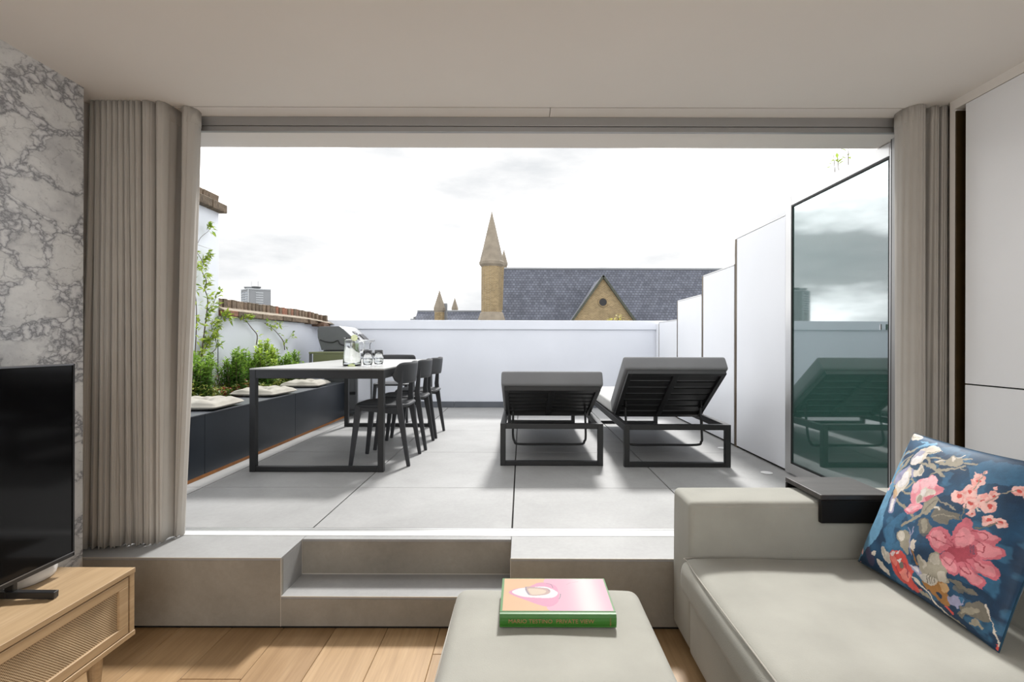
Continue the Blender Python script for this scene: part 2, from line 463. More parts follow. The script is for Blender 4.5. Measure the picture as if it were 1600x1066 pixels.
class MB:
    """collects geometry for one mesh object"""
    def __init__(self):
        self.v = []; self.f = []
    def add(self, verts, faces):
        n = len(self.v)
        self.v += [tuple(p) for p in verts]
        self.f += [tuple(i + n for i in f) for f in faces]
        return self
    def box(self, x0, x1, y0, y1, z0, z1):
        vs_ = [(x0, y0, z0), (x1, y0, z0), (x1, y1, z0), (x0, y1, z0), (x0, y0, z1), (x1, y0, z1), (x1, y1, z1), (x0, y1, z1)]
        return self.add(vs_, [(0, 3, 2, 1), (4, 5, 6, 7), (0, 1, 5, 4), (1, 2, 6, 5), (2, 3, 7, 6), (3, 0, 4, 7)])
    def hexa(self, p):
        return self.add(p, [(0, 3, 2, 1), (4, 5, 6, 7), (0, 1, 5, 4), (1, 2, 6, 5), (2, 3, 7, 6), (3, 0, 4, 7)])
    def prism(self, poly, axis, a, b):
        """extrude a 2-D polygon; axis Y: poly=(x,z), axis X: poly=(y,z), axis Z: poly=(x,y)"""
        def mk(p, t_):
            return {'Y': (p[0], t_, p[1]), 'X': (t_, p[0], p[1]), 'Z': (p[0], p[1], t_)}[axis]
        n = len(poly)
        vs_ = [mk(p, a) for p in poly] + [mk(p, b) for p in poly]
        fs = [tuple(range(n)), tuple(range(2 * n - 1, n - 1, -1))]
        fs += [(i, i + n, (i + 1) % n + n, (i + 1) % n) for i in range(n)]
        return self.add(vs_, fs)
    def tube(self, pts, r, n=8, cap=True, closed=False):
        pts = [Vector(p) for p in pts]
        rs = r if isinstance(r, (list, tuple)) else [r] * len(pts)
        base = len(self.v); m = len(pts)
        up = None
        for i, p in enumerate(pts):
            if closed:
                d = pts[(i + 1) % m] - pts[i - 1]
            else:
                d = pts[min(i + 1, m - 1)] - pts[max(i - 1, 0)]
            d.normalize()
            if up is None:
                up = d.orthogonal().normalized()
            up = (up - d * up.dot(d))
            if up.length < 1e-6: up = d.orthogonal()
            up.normalize()
            s = d.cross(up)
            for k in range(n):
                a = 2 * math.pi * k / n
                self.v.append(tuple(p + (up * math.cos(a) + s * math.sin(a)) * rs[i]))
        for i in range(m if closed else m - 1):
            j = (i + 1) % m
            for k in range(n):
                self.f.append((base + i * n + k, base + i * n + (k + 1) % n, base + j * n + (k + 1) % n, base + j * n + k))
        if cap and not closed:
            self.f.append(tuple(base + k for k in range(n - 1, -1, -1)))
            self.f.append(tuple(base + (m - 1) * n + k for k in range(n)))
        return self
    def bar(self, p0, p1, w, h, up=(0, 0, 1), w1=None, h1=None):
        """rectangular bar from p0 to p1"""
        p0, p1 = Vector(p0), Vector(p1)
        d = (p1 - p0).normalized(); u = Vector(up)
        s = d.cross(u).normalized(); u = s.cross(d).normalized()
        w1 = w if w1 is None else w1; h1 = h if h1 is None else h1
        q = []
        for p, a, b in ((p0, w, h), (p1, w1, h1)):
            q += [p - s * a / 2 - u * b / 2, p + s * a / 2 - u * b / 2, p + s * a / 2 + u * b / 2, p - s * a / 2 + u * b / 2]
        return self.hexa(q)
    def lathe(self, prof, n=24, c=(0, 0, 0)):
        """profile of (radius, z), around the vertical through c"""
        base = len(self.v)
        for r, z in prof:
            for k in range(n):
                a = 2 * math.pi * k / n
                self.v.append((c[0] + r * math.cos(a), c[1] + r * math.sin(a), c[2] + z))
        for i in range(len(prof) - 1):
            for k in range(n):
                self.f.append((base + i * n + k, base + i * n + (k + 1) % n, base + (i + 1) * n + (k + 1) % n, base + (i + 1) * n + k))
        if prof[0][0] > 1e-5: self.f.append(tuple(base + k for k in range(n - 1, -1, -1)))
        if prof[-1][0] > 1e-5:
            self.f.append(tuple(base + (len(prof) - 1) * n + k for k in range(n)))
        return self
    def soft(self, x0, x1, y0, y1, z0, z1, r, n=10, puff=0.0, fn=None):
        """rounded, slightly puffed upholstery block"""
        c = Vector(((x0 + x1) / 2, (y0 + y1) / 2, (z0 + z1) / 2))
        h = Vector(((x1 - x0) / 2, (y1 - y0) / 2, (z1 - z0) / 2))
        idx = {}; base = len(self.v)
        def coords(hh):
            out_ = [-hh]
            k = max(3, n)
            for i in range(1, 4): out_.append(-hh + r * i / 3.0)
            for i in range(1, k): out_.append(-hh + r + (2 * hh - 2 * r) * i / k)
            for i in range(0, 4): out_.append(hh - r + r * i / 3.0)
            return out_
        ax = [coords(h.x), coords(h.y), coords(h.z)]
        def vert(i, j, k):
            key = (i, j, k)
            if key in idx: return idx[key]
            p = Vector((ax[0][i], ax[1][j], ax[2][k]))
            q = Vector([max(-(h[a] - r), min(h[a] - r, p[a])) for a in range(3)])
            dlt = p - q
            if dlt.length > 1e-9:
                mx_ = max(abs(dlt.x), abs(dlt.y), abs(dlt.z))
                p = q + dlt.normalized() * mx_
            u, w = p.x / h.x, p.y / h.y
            if puff:
                bulge = puff * max(0, 1 - u ** 4) * max(0, 1 - w ** 4)
                p.z += bulge * (p.z / h.z)
                p.x += puff * 0.35 * u * max(0, 1 - (p.z / h.z) ** 2)
                p.y += puff * 0.35 * w * max(0, 1 - (p.z / h.z) ** 2)
            p = p + c
            if fn: p = fn(p)
            idx[key] = len(self.v)
            self.v.append(tuple(p))
            return idx[key]
        N = [len(a) - 1 for a in ax]
        for i in range(N[0]):
            for j in range(N[1]):
                self.f.append((vert(i, j, 0), vert(i, j + 1, 0), vert(i + 1, j + 1, 0), vert(i + 1, j, 0)))
                self.f.append((vert(i, j, N[2]), vert(i + 1, j, N[2]), vert(i + 1, j + 1, N[2]), vert(i, j + 1, N[2])))
        for i in range(N[0]):
            for k in range(N[2]):
                self.f.append((vert(i, 0, k), vert(i + 1, 0, k), vert(i + 1, 0, k + 1), vert(i, 0, k + 1)))
                self.f.append((vert(i, N[1], k), vert(i, N[1], k + 1), vert(i + 1, N[1], k + 1), vert(i + 1, N[1], k)))
        for j in range(N[1]):
            for k in range(N[2]):
                self.f.append((vert(0, j, k), vert(0, j, k + 1), vert(0, j + 1, k + 1), vert(0, j + 1, k)))
                self.f.append((vert(N[0], j, k), vert(N[0], j + 1, k), vert(N[0], j + 1, k + 1), vert(N[0], j, k + 1)))
        return self
    def build(self, name, mat, parent=None, bevel=0.0, smooth=False, segs=2, **kw):
        me = bpy.data.meshes.new(name)
        me.from_pydata(self.v, [], self.f)
        me.validate()
        bm = bmesh.new(); bm.from_mesh(me)
        bmesh.ops.recalc_face_normals(bm, faces=bm.faces)
        bm.to_mesh(me); bm.free()
        if smooth:
            me.polygons.foreach_set('use_smooth', [True] * len(me.polygons))
        me.materials.append(M[mat] if isinstance(mat, str) else mat)
        o = bpy.data.objects.new(name, me)
        COL.objects.link(o)
        if parent is not None: o.parent = parent
        if bevel:
            b = o.modifiers.new('edge', 'BEVEL')
            b.width = bevel; b.segments = segs; b.limit_method = 'ANGLE'
        if smooth and smooth != 'all':
            pass
        return meta(o, **kw)

def box(name, x0, x1, y0, y1, z0, z1, mat, parent=None, bevel=0.0, **kw):
    return MB().box(x0, x1, y0, y1, z0, z1).build(name, mat, parent, bevel, **kw)

def dup(o, parent=None, depth=0):
    c = o.copy(); COL.objects.link(c)
    if parent is not None: c.parent = parent
    for ch in list(o.children):
        dup(ch, c, depth + 1)
    return c

def inst(name, mesh_obj, parent, loc, scale=(1, 1, 1), rot=(0, 0, 0)):
    """another object that shares the mesh of mesh_obj"""
    o = bpy.data.objects.new(name, mesh_obj.data)
    COL.objects.link(o)
    o.parent = parent
    o.location = loc; o.scale = scale; o.rotation_euler = rot
    return o

def catmull(pts, n=8, closed=False):
    pts = [tuple(p) for p in pts]; out_ = []
    m = len(pts)
    rng = range(m if closed else m - 1)
    for i in rng:
        p0 = pts[(i - 1) % m] if closed or i > 0 else pts[0]
        p1 = pts[i]; p2 = pts[(i + 1) % m]
        p3 = pts[(i + 2) % m] if closed or i + 2 < m else pts[-1]
        for k in range(n):
            s = k / n
            out_.append(tuple(0.5 * ((2 * b) + (-a + c) * s + (2 * a - 5 * b + 4 * c - d) * s * s + (-a + 3 * b - 3 * c + d) * s ** 3)
                              for a, b, c, d in zip(p0, p1, p2, p3)))
    if not closed: out_.append(pts[-1])
    return out_
# ================================================================== THE ROOM
TZ = 0.308          # terrace level above the oak floor
CZ = 2.328          # ceiling
XL, XR = -1.885, 1.936
YB = -2.9           # back of the room

# oak floor, board by board
floor = box('floor', -2.05, 2.05, YB, 2.10, -0.10, -0.016, 'shadow_gap', kind='structure',
            label='oak board floor of the living room', cat='floor')
pw = 0.225
i = 0
x = -2.01 + 0.085
rr = random.Random(3)
while x < 2.0:
    y = YB + rr.uniform(-1.2, 0)
    while y < 2.08:
        L = rr.uniform(2.1, 2.7)
        y0, y1 = max(y, YB), min(y + L, 2.095)
        if y1 - y0 > 0.05:
            cx, cy = x + pw / 2, (y0 + y1) / 2
            b = MB().box(-pw / 2 + 0.0008, pw / 2 - 0.0008, -(y1 - y0) / 2 + 0.001, (y1 - y0) / 2 - 0.001, -0.015, 0).build(
                'plank', 'oak_floor', floor, 0.0015, segs=1)
            b.location = (cx, cy, 0)
        y += L
    x += pw

# raised tiled platform with the lower step let into it
plat = empty('trim_1', (0, 2.2, 0), kind='structure', label='grey porcelain tiled platform with a step in front of the terrace door', cat='step')
plat.location = (0, 0, 0)
PY = 2.08
XS0, XS1 = -1.032, -0.045
box('plinth', -1.99, 2.03, PY + 0.021, 2.32, -0.12, 0.13, 'shadow_gap', plat)
g = 0.014
box('riser_tile', XL - 0.1, XS0, PY, PY + 0.02, g, TZ - 0.012, 'step_tile', plat, 0.0015)
box('riser_tile', XS1, 2.03, PY, PY + 0.02, g, TZ - 0.012, 'step_tile', plat, 0.0015)
box('riser_tile', XS0, XS1, PY, PY + 0.02, g, 0.143 - 0.012, 'step_tile', plat, 0.0015)
box('riser_tile', XS0 + 0.001, XS1 - 0.001, 2.281, 2.30, 0.143, TZ - 0.012, 'step_tile', plat, 0.0015)
box('tread_tile', XS0, XS1, PY + 0.001, 2.30, 0.131, 0.143, 'terrace_tile', plat, 0.0015)
box('side_tile', XS0 - 0.02, XS0, PY + 0.021, 2.30, 0.131, TZ - 0.012, 'terrace_tile', plat, 0.001)
box('side_tile', XS1, XS1 + 0.02, PY + 0.021, 2.30, 0.131, TZ - 0.012, 'terrace_tile', plat, 0.001)
box('top_tile', XL - 0.1, XS0, PY, 2.319, TZ - 0.012, TZ, 'terrace_tile', plat, 0.0015)
box('top_tile', XS1, 2.03, PY, 2.319, TZ - 0.012, TZ, 'terrace_tile', plat, 0.0015)
box('top_tile', XS0 + 0.002, XS1 - 0.002, 2.280, 2.319, TZ - 0.012, TZ, 'terrace_tile', plat, 0.0015)
for a, b_, c_, z0, z1 in ((XL - 0.1, XS0, PY, TZ - 0.011, TZ + 0.0008), (XS1, 2.03, PY, TZ - 0.011, TZ + 0.0008), (XS0, XS1, PY, 0.133, 0.1438)):
    box('edge_trim', a, b_, c_ - 0.0015, c_ + 0.001, z1 - 0.004, z1, 'tile_trim', plat)
for xx in (XS0, XS1):
    box('edge_trim', xx - 0.0015, xx + 0.0015, PY - 0.0015, PY + 0.001, g, TZ, 'tile_trim', plat)
box('edge_trim', XS0, XS1, 2.2795, 2.2815, 0.1425, 0.1465, 'tile_trim', plat)
box('edge_trim', XS0 - 0.001, XS0 + 0.0015, 2.2785, 2.2815, 0.143, TZ, 'tile_trim', plat)

# walls
wl = box('wall_left', XL - 0.10, XL, YB, PY, 0, CZ, 'marble', kind='structure',
         label='grey and white veined marble wall behind the television', cat='wall')
wlr = box('wall_left_return', -2.09, -1.99, PY, 2.42, 0, CZ, 'plaster', kind='structure',
          label='plaster return wall behind the wide folded curtain', cat='wall')
wr = box('wall_right', 2.04, 2.14, YB, 2.42, 0, CZ, 'plaster', kind='structure',
         label='right wall of the room lined with white cupboard panels', cat='wall')
yy = 2.112
for k in range(4):
    w = 0.62
    box('panel', XR, XR + 0.022, yy - w + 0.003, yy, 1.064, 2.284, 'cupboard_white', wr, 0.001)
    box('panel', XR, XR + 0.022, yy - w + 0.003, yy, 0.02, 1.058, 'cupboard_white', wr, 0.001)
    yy -= w
box('carcass', XR + 0.024, 2.04, yy, 2.108, 0.0, 2.284, 'shadow_gap', wr)
box('rest_of_panel', XR, XR + 0.022, YB, yy - 0.003, 0.02, 2.284, 'cupboard_white', wr)
box('top_filler', XR, 2.04, YB, 2.19, 2.287, CZ, 'plaster', wr)
box('jamb_face', XR + 0.002, 2.04, 2.157, 2.1645, 0, 2.276, 'bronze', wr)
box('recess_lining', XR + 0.05, 2.04, 2.112, 2.156, 0, 2.276, 'bronze', wr)
box('recess_edge', XR + 0.004, XR + 0.05, 2.108, 2.112, 0, 2.276, 'bronze', wr)
box('jamb', XR, 2.04, 2.165, 2.19, 0, 2.287, 'plaster', wr)
# back of the room, with a wide window added to let in light
wb = empty('wall_back', (0, YB, 0), kind='structure', label='plain plaster wall behind the viewer with an added wide window', cat='wall')
for a in ((-2.09, -1.8, 0, CZ), (1.8, 2.14, 0, CZ), (-1.8, 1.8, 0, 0.15), (-1.8, 1.8, 2.25, CZ)):
    box('wall_piece', a[0], a[1], -0.12, 0, a[2], a[3], 'plaster', wb)
box('added_window_frame', -1.8, -1.75, -0.05, -0.01, 0.15, 2.25, 'aluminium', wb)
box('added_window_frame', 1.75, 1.8, -0.05, -0.01, 0.15, 2.25, 'aluminium', wb)
box('added_window_frame', -0.025, 0.025, -0.05, -0.01, 0.15, 2.25, 'aluminium', wb)

ceil = box('ceiling', -2.09, 2.14, YB, 2.243, CZ, CZ + 0.12, 'plaster', kind='structure',
           label='smooth off-white plaster ceiling of the room', cat='ceiling')
box('access_strip', -2.09, 0.13, 2.251, 2.36, CZ, CZ + 0.02, 'plaster', ceil)
box('access_strip', 0.133, 2.14, 2.251, 2.36, CZ, CZ + 0.02, 'plaster', ceil)
box('strip_backing', -2.09, 2.14, 2.24, 2.36, CZ + 0.021, CZ + 0.12, 'shadow_gap', ceil)

box('fill_lamp_frame', -1.25, 1.25, -2.1, -2.05, CZ - 0.012, CZ - 0.0005, 'aluminium_light', ceil)  # made-up frame round the added ceiling fill lamp
box('fill_lamp_frame', -1.25, 1.25, -0.55, -0.50, CZ - 0.012, CZ - 0.0005, 'aluminium_light', ceil)

# door opening: head, posts, sill
door = empty('door_1', (0, 0, 0), kind='structure', label='wide grey aluminium frame of the opened terrace door', cat='door frame')
box('head', -1.99, 2.03, 2.34, 2.372, 2.285, CZ, 'aluminium', door, 0.002)
box('head_channel', -1.99, 2.03, 2.346, 2.366, 2.259, 2.284, 'aluminium', door, 0.002)
box('post', 1.842, 2.03, 2.34, 2.412, TZ, 2.258, 'aluminium', door, 0.003)
box('post_seal', 1.845, 2.03, 2.4125, 2.421, TZ, 2.258, 'gasket', door)
box('post', -1.99, -1.80, 2.35, 2.42, TZ, 2.258, 'aluminium', door, 0.003)
box('sill', -1.99, 2.03, 2.32, 2.372, TZ - 0.05, TZ + 0.002, 'sill', door, 0.001)
box('sill', -1.99, 2.03, 2.378, 2.395, TZ - 0.05, TZ + 0.001, 'aluminium_light', door, 0.001)
box('sill', -1.99, 2.03, 2.40, 2.416, TZ - 0.05, TZ + 0.001, 'aluminium_light', door, 0.001)
box('sill_channel', -1.99, 2.03, 2.32, 2.42, TZ - 0.12, TZ - 0.052, 'gasket', door)
# the leaf folded back onto the terrace
lf = empty('door_leaf', (1.895, 2.426, TZ), kind='structure', label='glass door leaf folded open in line with the white fence', cat='door')
LW, LZ0, LZ1, ST = 1.052, 0.012, 1.967, 0.070
box('stile', 0, 0.045, LW - ST, LW, LZ0, LZ1, 'aluminium_light', lf, 0.003)
box('stile', 0, 0.045, 0, ST, LZ0, LZ1, 'aluminium_light', lf, 0.003)
box('rail', 0, 0.045, ST, LW - ST, LZ1 - ST, LZ1, 'aluminium_light', lf, 0.003)
box('rail', 0, 0.045, ST, LW - ST, LZ0, LZ0 + ST, 'aluminium_light', lf, 0.003)
gk = 0.010
for a in ((ST, ST + gk, LZ0 + ST, LZ1 - ST), (LW - ST - gk, LW - ST, LZ0 + ST, LZ1 - ST)):
    box('seal', 0.002, 0.040, a[0], a[1], a[2], a[3], 'gasket', lf)
box('seal', 0.002, 0.040, ST + gk, LW - ST - gk, LZ1 - ST - gk, LZ1 - ST, 'gasket', lf)
box('seal', 0.002, 0.040, ST + gk, LW - ST - gk, LZ0 + ST, LZ0 + ST + gk, 'gasket', lf)
box('pane', 0.010, 0.016, ST + gk, LW - ST - gk, LZ0 + ST + gk, LZ1 - ST - gk, 'door_pane', lf)
MB().tube([(-0.006, 0.12, 1.0), (-0.006, 0.12, 1.03)], 0.005, 8).build('latch', 'steel', lf)

# outside wall above and beside the opening
lintel = empty('trim_2', (0, 0, 0), kind='structure', label='pale rendered lintel and soffit outside above the door opening', cat='lintel')
box('soffit', -3.3, 2.03, 2.373, 2.595, 2.280, 2.62, 'plaster', lintel, 0.002)
box('side_pier', -3.3, -1.95, 2.425, 2.548, 0, 2.279, 'white_wall', lintel)
box('side_pier', 2.03, 2.5, 2.425, 2.548, 0, 2.279, 'white_wall', lintel)

# ================================================================== THE TERRACE SHELL
ter = box('terrace_floor', -3.0, 2.75, 2.42, 7.0, 0.0, TZ - 0.022, 'shadow_gap', kind='structure',
          label='pale grey square porcelain paving of the roof terrace', cat='paving')
xs = [-3.0, -2.03, -1.04, -0.045, 0.945, 2.0]
ys = [2.418, 3.09, 4.085, 5.08, 6.075, 6.89]
for a in range(5):
    for b_ in range(5):
        gx, gy = 0.0040, 0.0022
        box('tile', xs[a] + gx, xs[a + 1] - gx, ys[b_] + gy, ys[b_ + 1] - gy, TZ - 0.02, TZ, 'terrace_tile', ter, 0.0012)

wback = box('wall_terrace_end', -2.95, 2.06, 6.89, 7.09, 0, 1.42, 'white_wall', kind='structure',
            label='low white rendered wall at the far end of the terrace', cat='wall')
box('coping', -2.95, 2.06, 6.868, 7.11, 1.421, 1.550, 'white_wall', wback, 0.004)
for k in range(5):
    box('skirting', -2.85 + k * 0.95, -2.85 + (k + 1) * 0.95 - 0.006, 6.872, 6.889, TZ + 0.001, TZ + 0.085, 'skirting', wback, 0.001)

# left white garden wall with brick coping
wgl = empty('wall_terrace_left', (0, 0, 0), kind='structure', label='white rendered garden wall capped with old brown bricks', cat='wall')
WX = -2.88
box('render_face', WX - 0.24, WX, 4.58, 6.89, 0, 1.485, 'white_wall', wgl, 0.004)
box('render_face', WX - 0.24, WX, 2.55, 4.60, 0, 2.46, 'white_wall', wgl, 0.004)
rb = random.Random(11)
bl = MB().box(-0.115, 0.115, -0.108, 0.108, -0.034, 0.034).build('brick', 'old_brick', wgl, 0.004, segs=1)
bs = MB().box(-0.105, 0.105, -0.0335, 0.0335, -0.055, 0.055).build('brick', 'old_brick', wgl, 0.004, segs=1)
first = [True, True]
def put(mesh_o, which, loc, rot=(0, 0, 0), scale=(1, 1, 1)):
    if first[which]:
        first[which] = False
        mesh_o.location = loc; mesh_o.rotation_euler = rot; mesh_o.scale = scale
        return mesh_o
    return inst_b(mesh_o, loc, rot, scale)
def inst_b(mesh_o, loc, rot, scale):
    o = mesh_o.copy(); COL.objects.link(o); o.parent = wgl
    o.location = loc; o.rotation_euler = rot; o.scale = scale
    return o
def wall_line(y):
    """where the coping runs: it bends inwards and dips at the far end"""
    e = max(0.0, (y - 6.25) / 0.6)
    return WX - 0.10 + 0.16 * e * e, -0.05 * e * e
y = 4.60 + 0.112
while y < 6.86:
    dx, dz = wall_line(y)
    put(bl, 0, (dx + 0.045 + rb.uniform(-.004, .004), y, 1.512 + dz + rb.uniform(-.002, .002)), (0, 0, rb.uniform(-.02, .02)), (1, 1, 0.8))
    y += 0.226
y = 4.60 + 0.036
while y < 6.87:
    dx, dz = wall_line(y)
    put(bs, 1, (dx - 0.01 + rb.uniform(-.005, .005), y, 1.605 + dz + rb.uniform(-.004, .004)), (rb.uniform(-.03, .03), 0, rb.uniform(-.02, .02)), (1, rb.uniform(.9, 1.03), rb.uniform(.82, .9)))
    y += 0.0725
# sloping mortar fillet between the two courses
fil = MB()
yy_ = [4.60 + k * 0.115 for k in range(20)] + [6.87]
for a, b_ in zip(yy_[:-1], yy_[1:]):
    (xa, za), (xb, zb) = wall_line(a), wall_line(b_)
    fil.hexa([(xa - .10, a, 1.538 + za), (xa + .155, a, 1.538 + za), (xb + .155, b_, 1.538 + zb), (xb - .10, b_, 1.538 + zb),
              (xa - .10, a, 1.568 + za), (xa + .10, a, 1.568 + za), (xb + .10, b_, 1.568 + zb), (xb - .10, b_, 1.568 + zb)])
fil.build('mortar_fillet', 'mortar', wgl)
# coping of the higher part of the wall
y = 4.63 - 0.108
while y > 2.7:
    put(bl, 0, (WX - 0.05 + rb.uniform(-.004, .004), y, 2.500 + rb.uniform(-.002, .002)), (0, 0, rb.uniform(-.02, .02)), (1.0, 1, 1.15))
    put(bl, 0, (WX - 0.10 + rb.uniform(-.004, .004), y - 0.06, 2.585 + rb.uniform(-.003, .003)), (0, 0.10, rb.uniform(-.02, .02)), (1.0, 1, 1.1))
    y -= 0.228
box('mortar_bed', WX - 0.22, WX + 0.0, 2.65, 4.57, 2.46, 2.60, 'mortar', wgl)

# white fence of stepped panels on the right
fen = empty('fence_right', (0, 0, 0), kind='structure', label='white stepped panel fence along the right side of the terrace', cat='fence')
FX = 1.91
pan = [(5.965, 6.715, 1.525), (5.145, 5.92, 1.752), (4.355, 5.09, 1.945), (3.505, 4.295, 2.172)]
GAP = [0.034, 0.044, 0.054, 0.058]
for (a, b_, z1), gp_ in zip(pan, GAP):
    p = box('panel', FX, FX + 0.03, a, b_, TZ + 0.018, z1 - 0.012, 'fence_white', fen, 0.002)
    box('panel_cap', FX - 0.002, FX + 0.05, a, b_, z1 - 0.010, z1, 'aluminium_light', fen, 0.001)
    box('post', FX + 0.006, FX + 0.06, b_ + 0.001, b_ + gp_, TZ, z1 - 0.004, 'bronze', fen)
box('base_gap', FX + 0.02, FX + 0.05, 3.505, 6.72, TZ, TZ + 0.017, 'shadow_gap', fen)
box('backing', FX + 0.06, FX + 0.10, 3.52, 6.88, TZ, 1.50, 'fence_white', fen)
box('end_panel', FX, FX + 0.03, 6.75, 6.866, TZ + 0.018, 1.50, 'fence_white', fen)

# built-in planter bench
bench = empty('planter_bench', (0, 0, 0), kind='structure', label='dark navy planter bench with a seat ledge along the left wall', cat='planter')
BX = -2.16
for a, b_ in ((2.56, 3.30), (3.304, 4.62), (4.624, 6.0)):
    box('front_panel', BX - 0.02, BX, a, b_, TZ + 0.026, 0.738, 'navy', bench, 0.001)
    box('seat_board', -2.55, BX + 0.002, a, b_, 0.7385, 0.746, 'ledge', bench, 0.001)
box('timber_strip', BX - 0.03, BX - 0.006, 2.56, 6.0, TZ + 0.0005, TZ + 0.0255, 'orange_timber', bench)
box('end_panel', -2.88, BX - 0.022, 5.98, 6.0, TZ, 0.738, 'navy', bench)
box('inner_panel', -2.57, -2.552, 2.56, 5.98, TZ, 0.74, 'navy', bench)
sl = MB()
nx, ny = 8, 60
for j in range(ny):
    for i in range(nx):
        sl.v.append((-2.878 + (0.306) * i / (nx - 1), 2.56 + 3.41 * j / (ny - 1), 0.70 + rb.uniform(-.008, .012)))
for j in range(ny - 1):
    for i in range(nx - 1):
        q = j * nx + i
        sl.f.append((q, q + 1, q + nx + 1, q + nx))
sl.build('soil', 'soil', bench, smooth=True)

# ground of the city far below the roof terrace
box('ground', -400, 400, 7.6, 700, -10, -9, 'city_ground', kind='structure', label='grey city ground far below the roof terrace', cat='ground')
# ================================================================== FURNITURE INSIDE
# ---- curtains
def curtain(name, top, bot, z0, z1, label, hem=0.012, seed=1):
    root = empty(name, (0, 0, 0), label=label, cat='curtain', group='curtains of the terrace door')
    P, Q = catmull(top, 9), catmull(bot, 9)
    n = len(P); rows = 26
    rg = random.Random(seed)
    ph = [rg.uniform(0, 6.28) for _ in range(6)]
    mb = MB()
    for j in range(rows + 1):
        t_ = j / rows
        e = t_ ** 1.2
        for i in range(n):
            x_ = P[i][0] * (1 - e) + Q[i][0] * e
            y_ = P[i][1] * (1 - e) + Q[i][1] * e
            wob = 0.004 * t_ * math.sin(i * 0.35 + ph[0] + t_ * 3.0) + 0.003 * math.sin(i * 0.9 + ph[1] + t_ * 5)
            z_ = z1 + (z0 - z1) * t_
            if j == rows: z_ += hem * math.sin(i * 0.5 + ph[2])
            mb.v.append((x_ + wob * 0.4, y_ + wob, z_))
    for j in range(rows):
        for i in range(n - 1):
            q = j * n + i
            mb.f.append((q, q + 1, q + n + 1, q + n))
    o = mb.build('cloth', 'curtain', root, smooth=True)
    s = o.modifiers.new('thick', 'SOLIDIFY'); s.thickness = 0.003; s.offset = 0
    # header tape, slightly proud, along the top
    mh = MB()
    for z_ in (z1 - 0.07, z1 + 0.002):
        for i in range(n):
            mh.v.append((P[i][0], P[i][1] + 0.003, z_))
    for i in range(n - 1): mh.f.append((i, i + 1, n + i + 1, n + i))
    h = mh.build('header_tape', 'curtain', root, smooth=True)
    s = h.modifiers.new('thick', 'SOLIDIFY'); s.thickness = 0.004; s.offset = 0
    return root

top, bot = [], []
for k in range(9):
    w = 0.0255
    x_ = -1.958 + k * w
    top += [(x_ + 0.002, 2.285), (x_ + 0.0035, 2.205), (x_ + 0.008, 2.188), (x_ + 0.0135, 2.184), (x_ + 0.019, 2.188), (x_ + 0.0225, 2.205), (x_ + 0.0235, 2.285)]
    d_ = 0.004 * ((k * 7) % 5 - 2)
    xb = -1.950 + k * 0.0262 + d_
    yb_ = 2.128 + 0.009 * k + 0.006 * ((k * 3) % 4)
    dp = 0.05 + 0.012 * ((k * 5) % 3)
    bot += [(xb + 0.002, yb_ + dp), (xb + 0.0035, yb_ + 0.022), (xb + 0.008, yb_ + 0.004), (xb + 0.0135, yb_), (xb + 0.019, yb_ + 0.004), (xb + 0.0235, yb_ + 0.022), (xb + 0.0245, yb_ + dp)]
# the three broad folds nearest the opening
top += [(-1.726, 2.25), (-1.724, 2.205), (-1.710, 2.185), (-1.690, 2.188), (-1.678, 2.215), (-1.672, 2.30), (-1.668, 2.30), (-1.664, 2.215), (-1.650, 2.190), (-1.630, 2.205),
        (-1.622, 2.255), (-1.618, 2.315), (-1.600, 2.318), (-1.588, 2.275), (-1.570, 2.240), (-1.545, 2.238), (-1.527, 2.268), (-1.535, 2.31)]
bot += [(-1.712, 2.25), (-1.708, 2.21), (-1.700, 2.195), (-1.684, 2.198), (-1.675, 2.222), (-1.674, 2.30), (-1.672, 2.30), (-1.668, 2.225), (-1.660, 2.215), (-1.652, 2.225),
        (-1.648, 2.27), (-1.646, 2.33), (-1.642, 2.335), (-1.640, 2.31), (-1.636, 2.29), (-1.626, 2.285), (-1.617, 2.30), (-1.622, 2.33)]
curtain('curtain', top, bot, TZ + 0.008, CZ - 0.002, 'wide taupe curtain gathered in many narrow pleats beside the marble wall', 0.005, 2)
top = [(1.800, 2.335), (1.778, 2.305), (1.770, 2.265), (1.780, 2.228), (1.803, 2.205), (1.828, 2.203), (1.850, 2.222), (1.860, 2.258), (1.862, 2.325), (1.872, 2.330), (1.876, 2.265),
       (1.884, 2.222), (1.898, 2.212), (1.910, 2.222), (1.917, 2.26), (1.919, 2.31), (1.923, 2.31), (1.926, 2.25), (1.932, 2.222), (1.942, 2.215), (1.952, 2.225), (1.956, 2.26), (1.957, 2.31),
       (1.961, 2.31), (1.964, 2.25), (1.970, 2.225), (1.980, 2.215), (1.990, 2.225), (1.996, 2.26), (1.998, 2.30), (2.002, 2.25), (2.010, 2.225), (2.025, 2.22)]
bot = [(x_ + 0.012 * (1 if x_ < 1.85 else 0), y_) for x_, y_ in top]
curtain('curtain', top, bot, TZ + 0.015, CZ - 0.002, 'narrow taupe curtain with one broad fold beside the white cupboard panels', 0.006, 5)

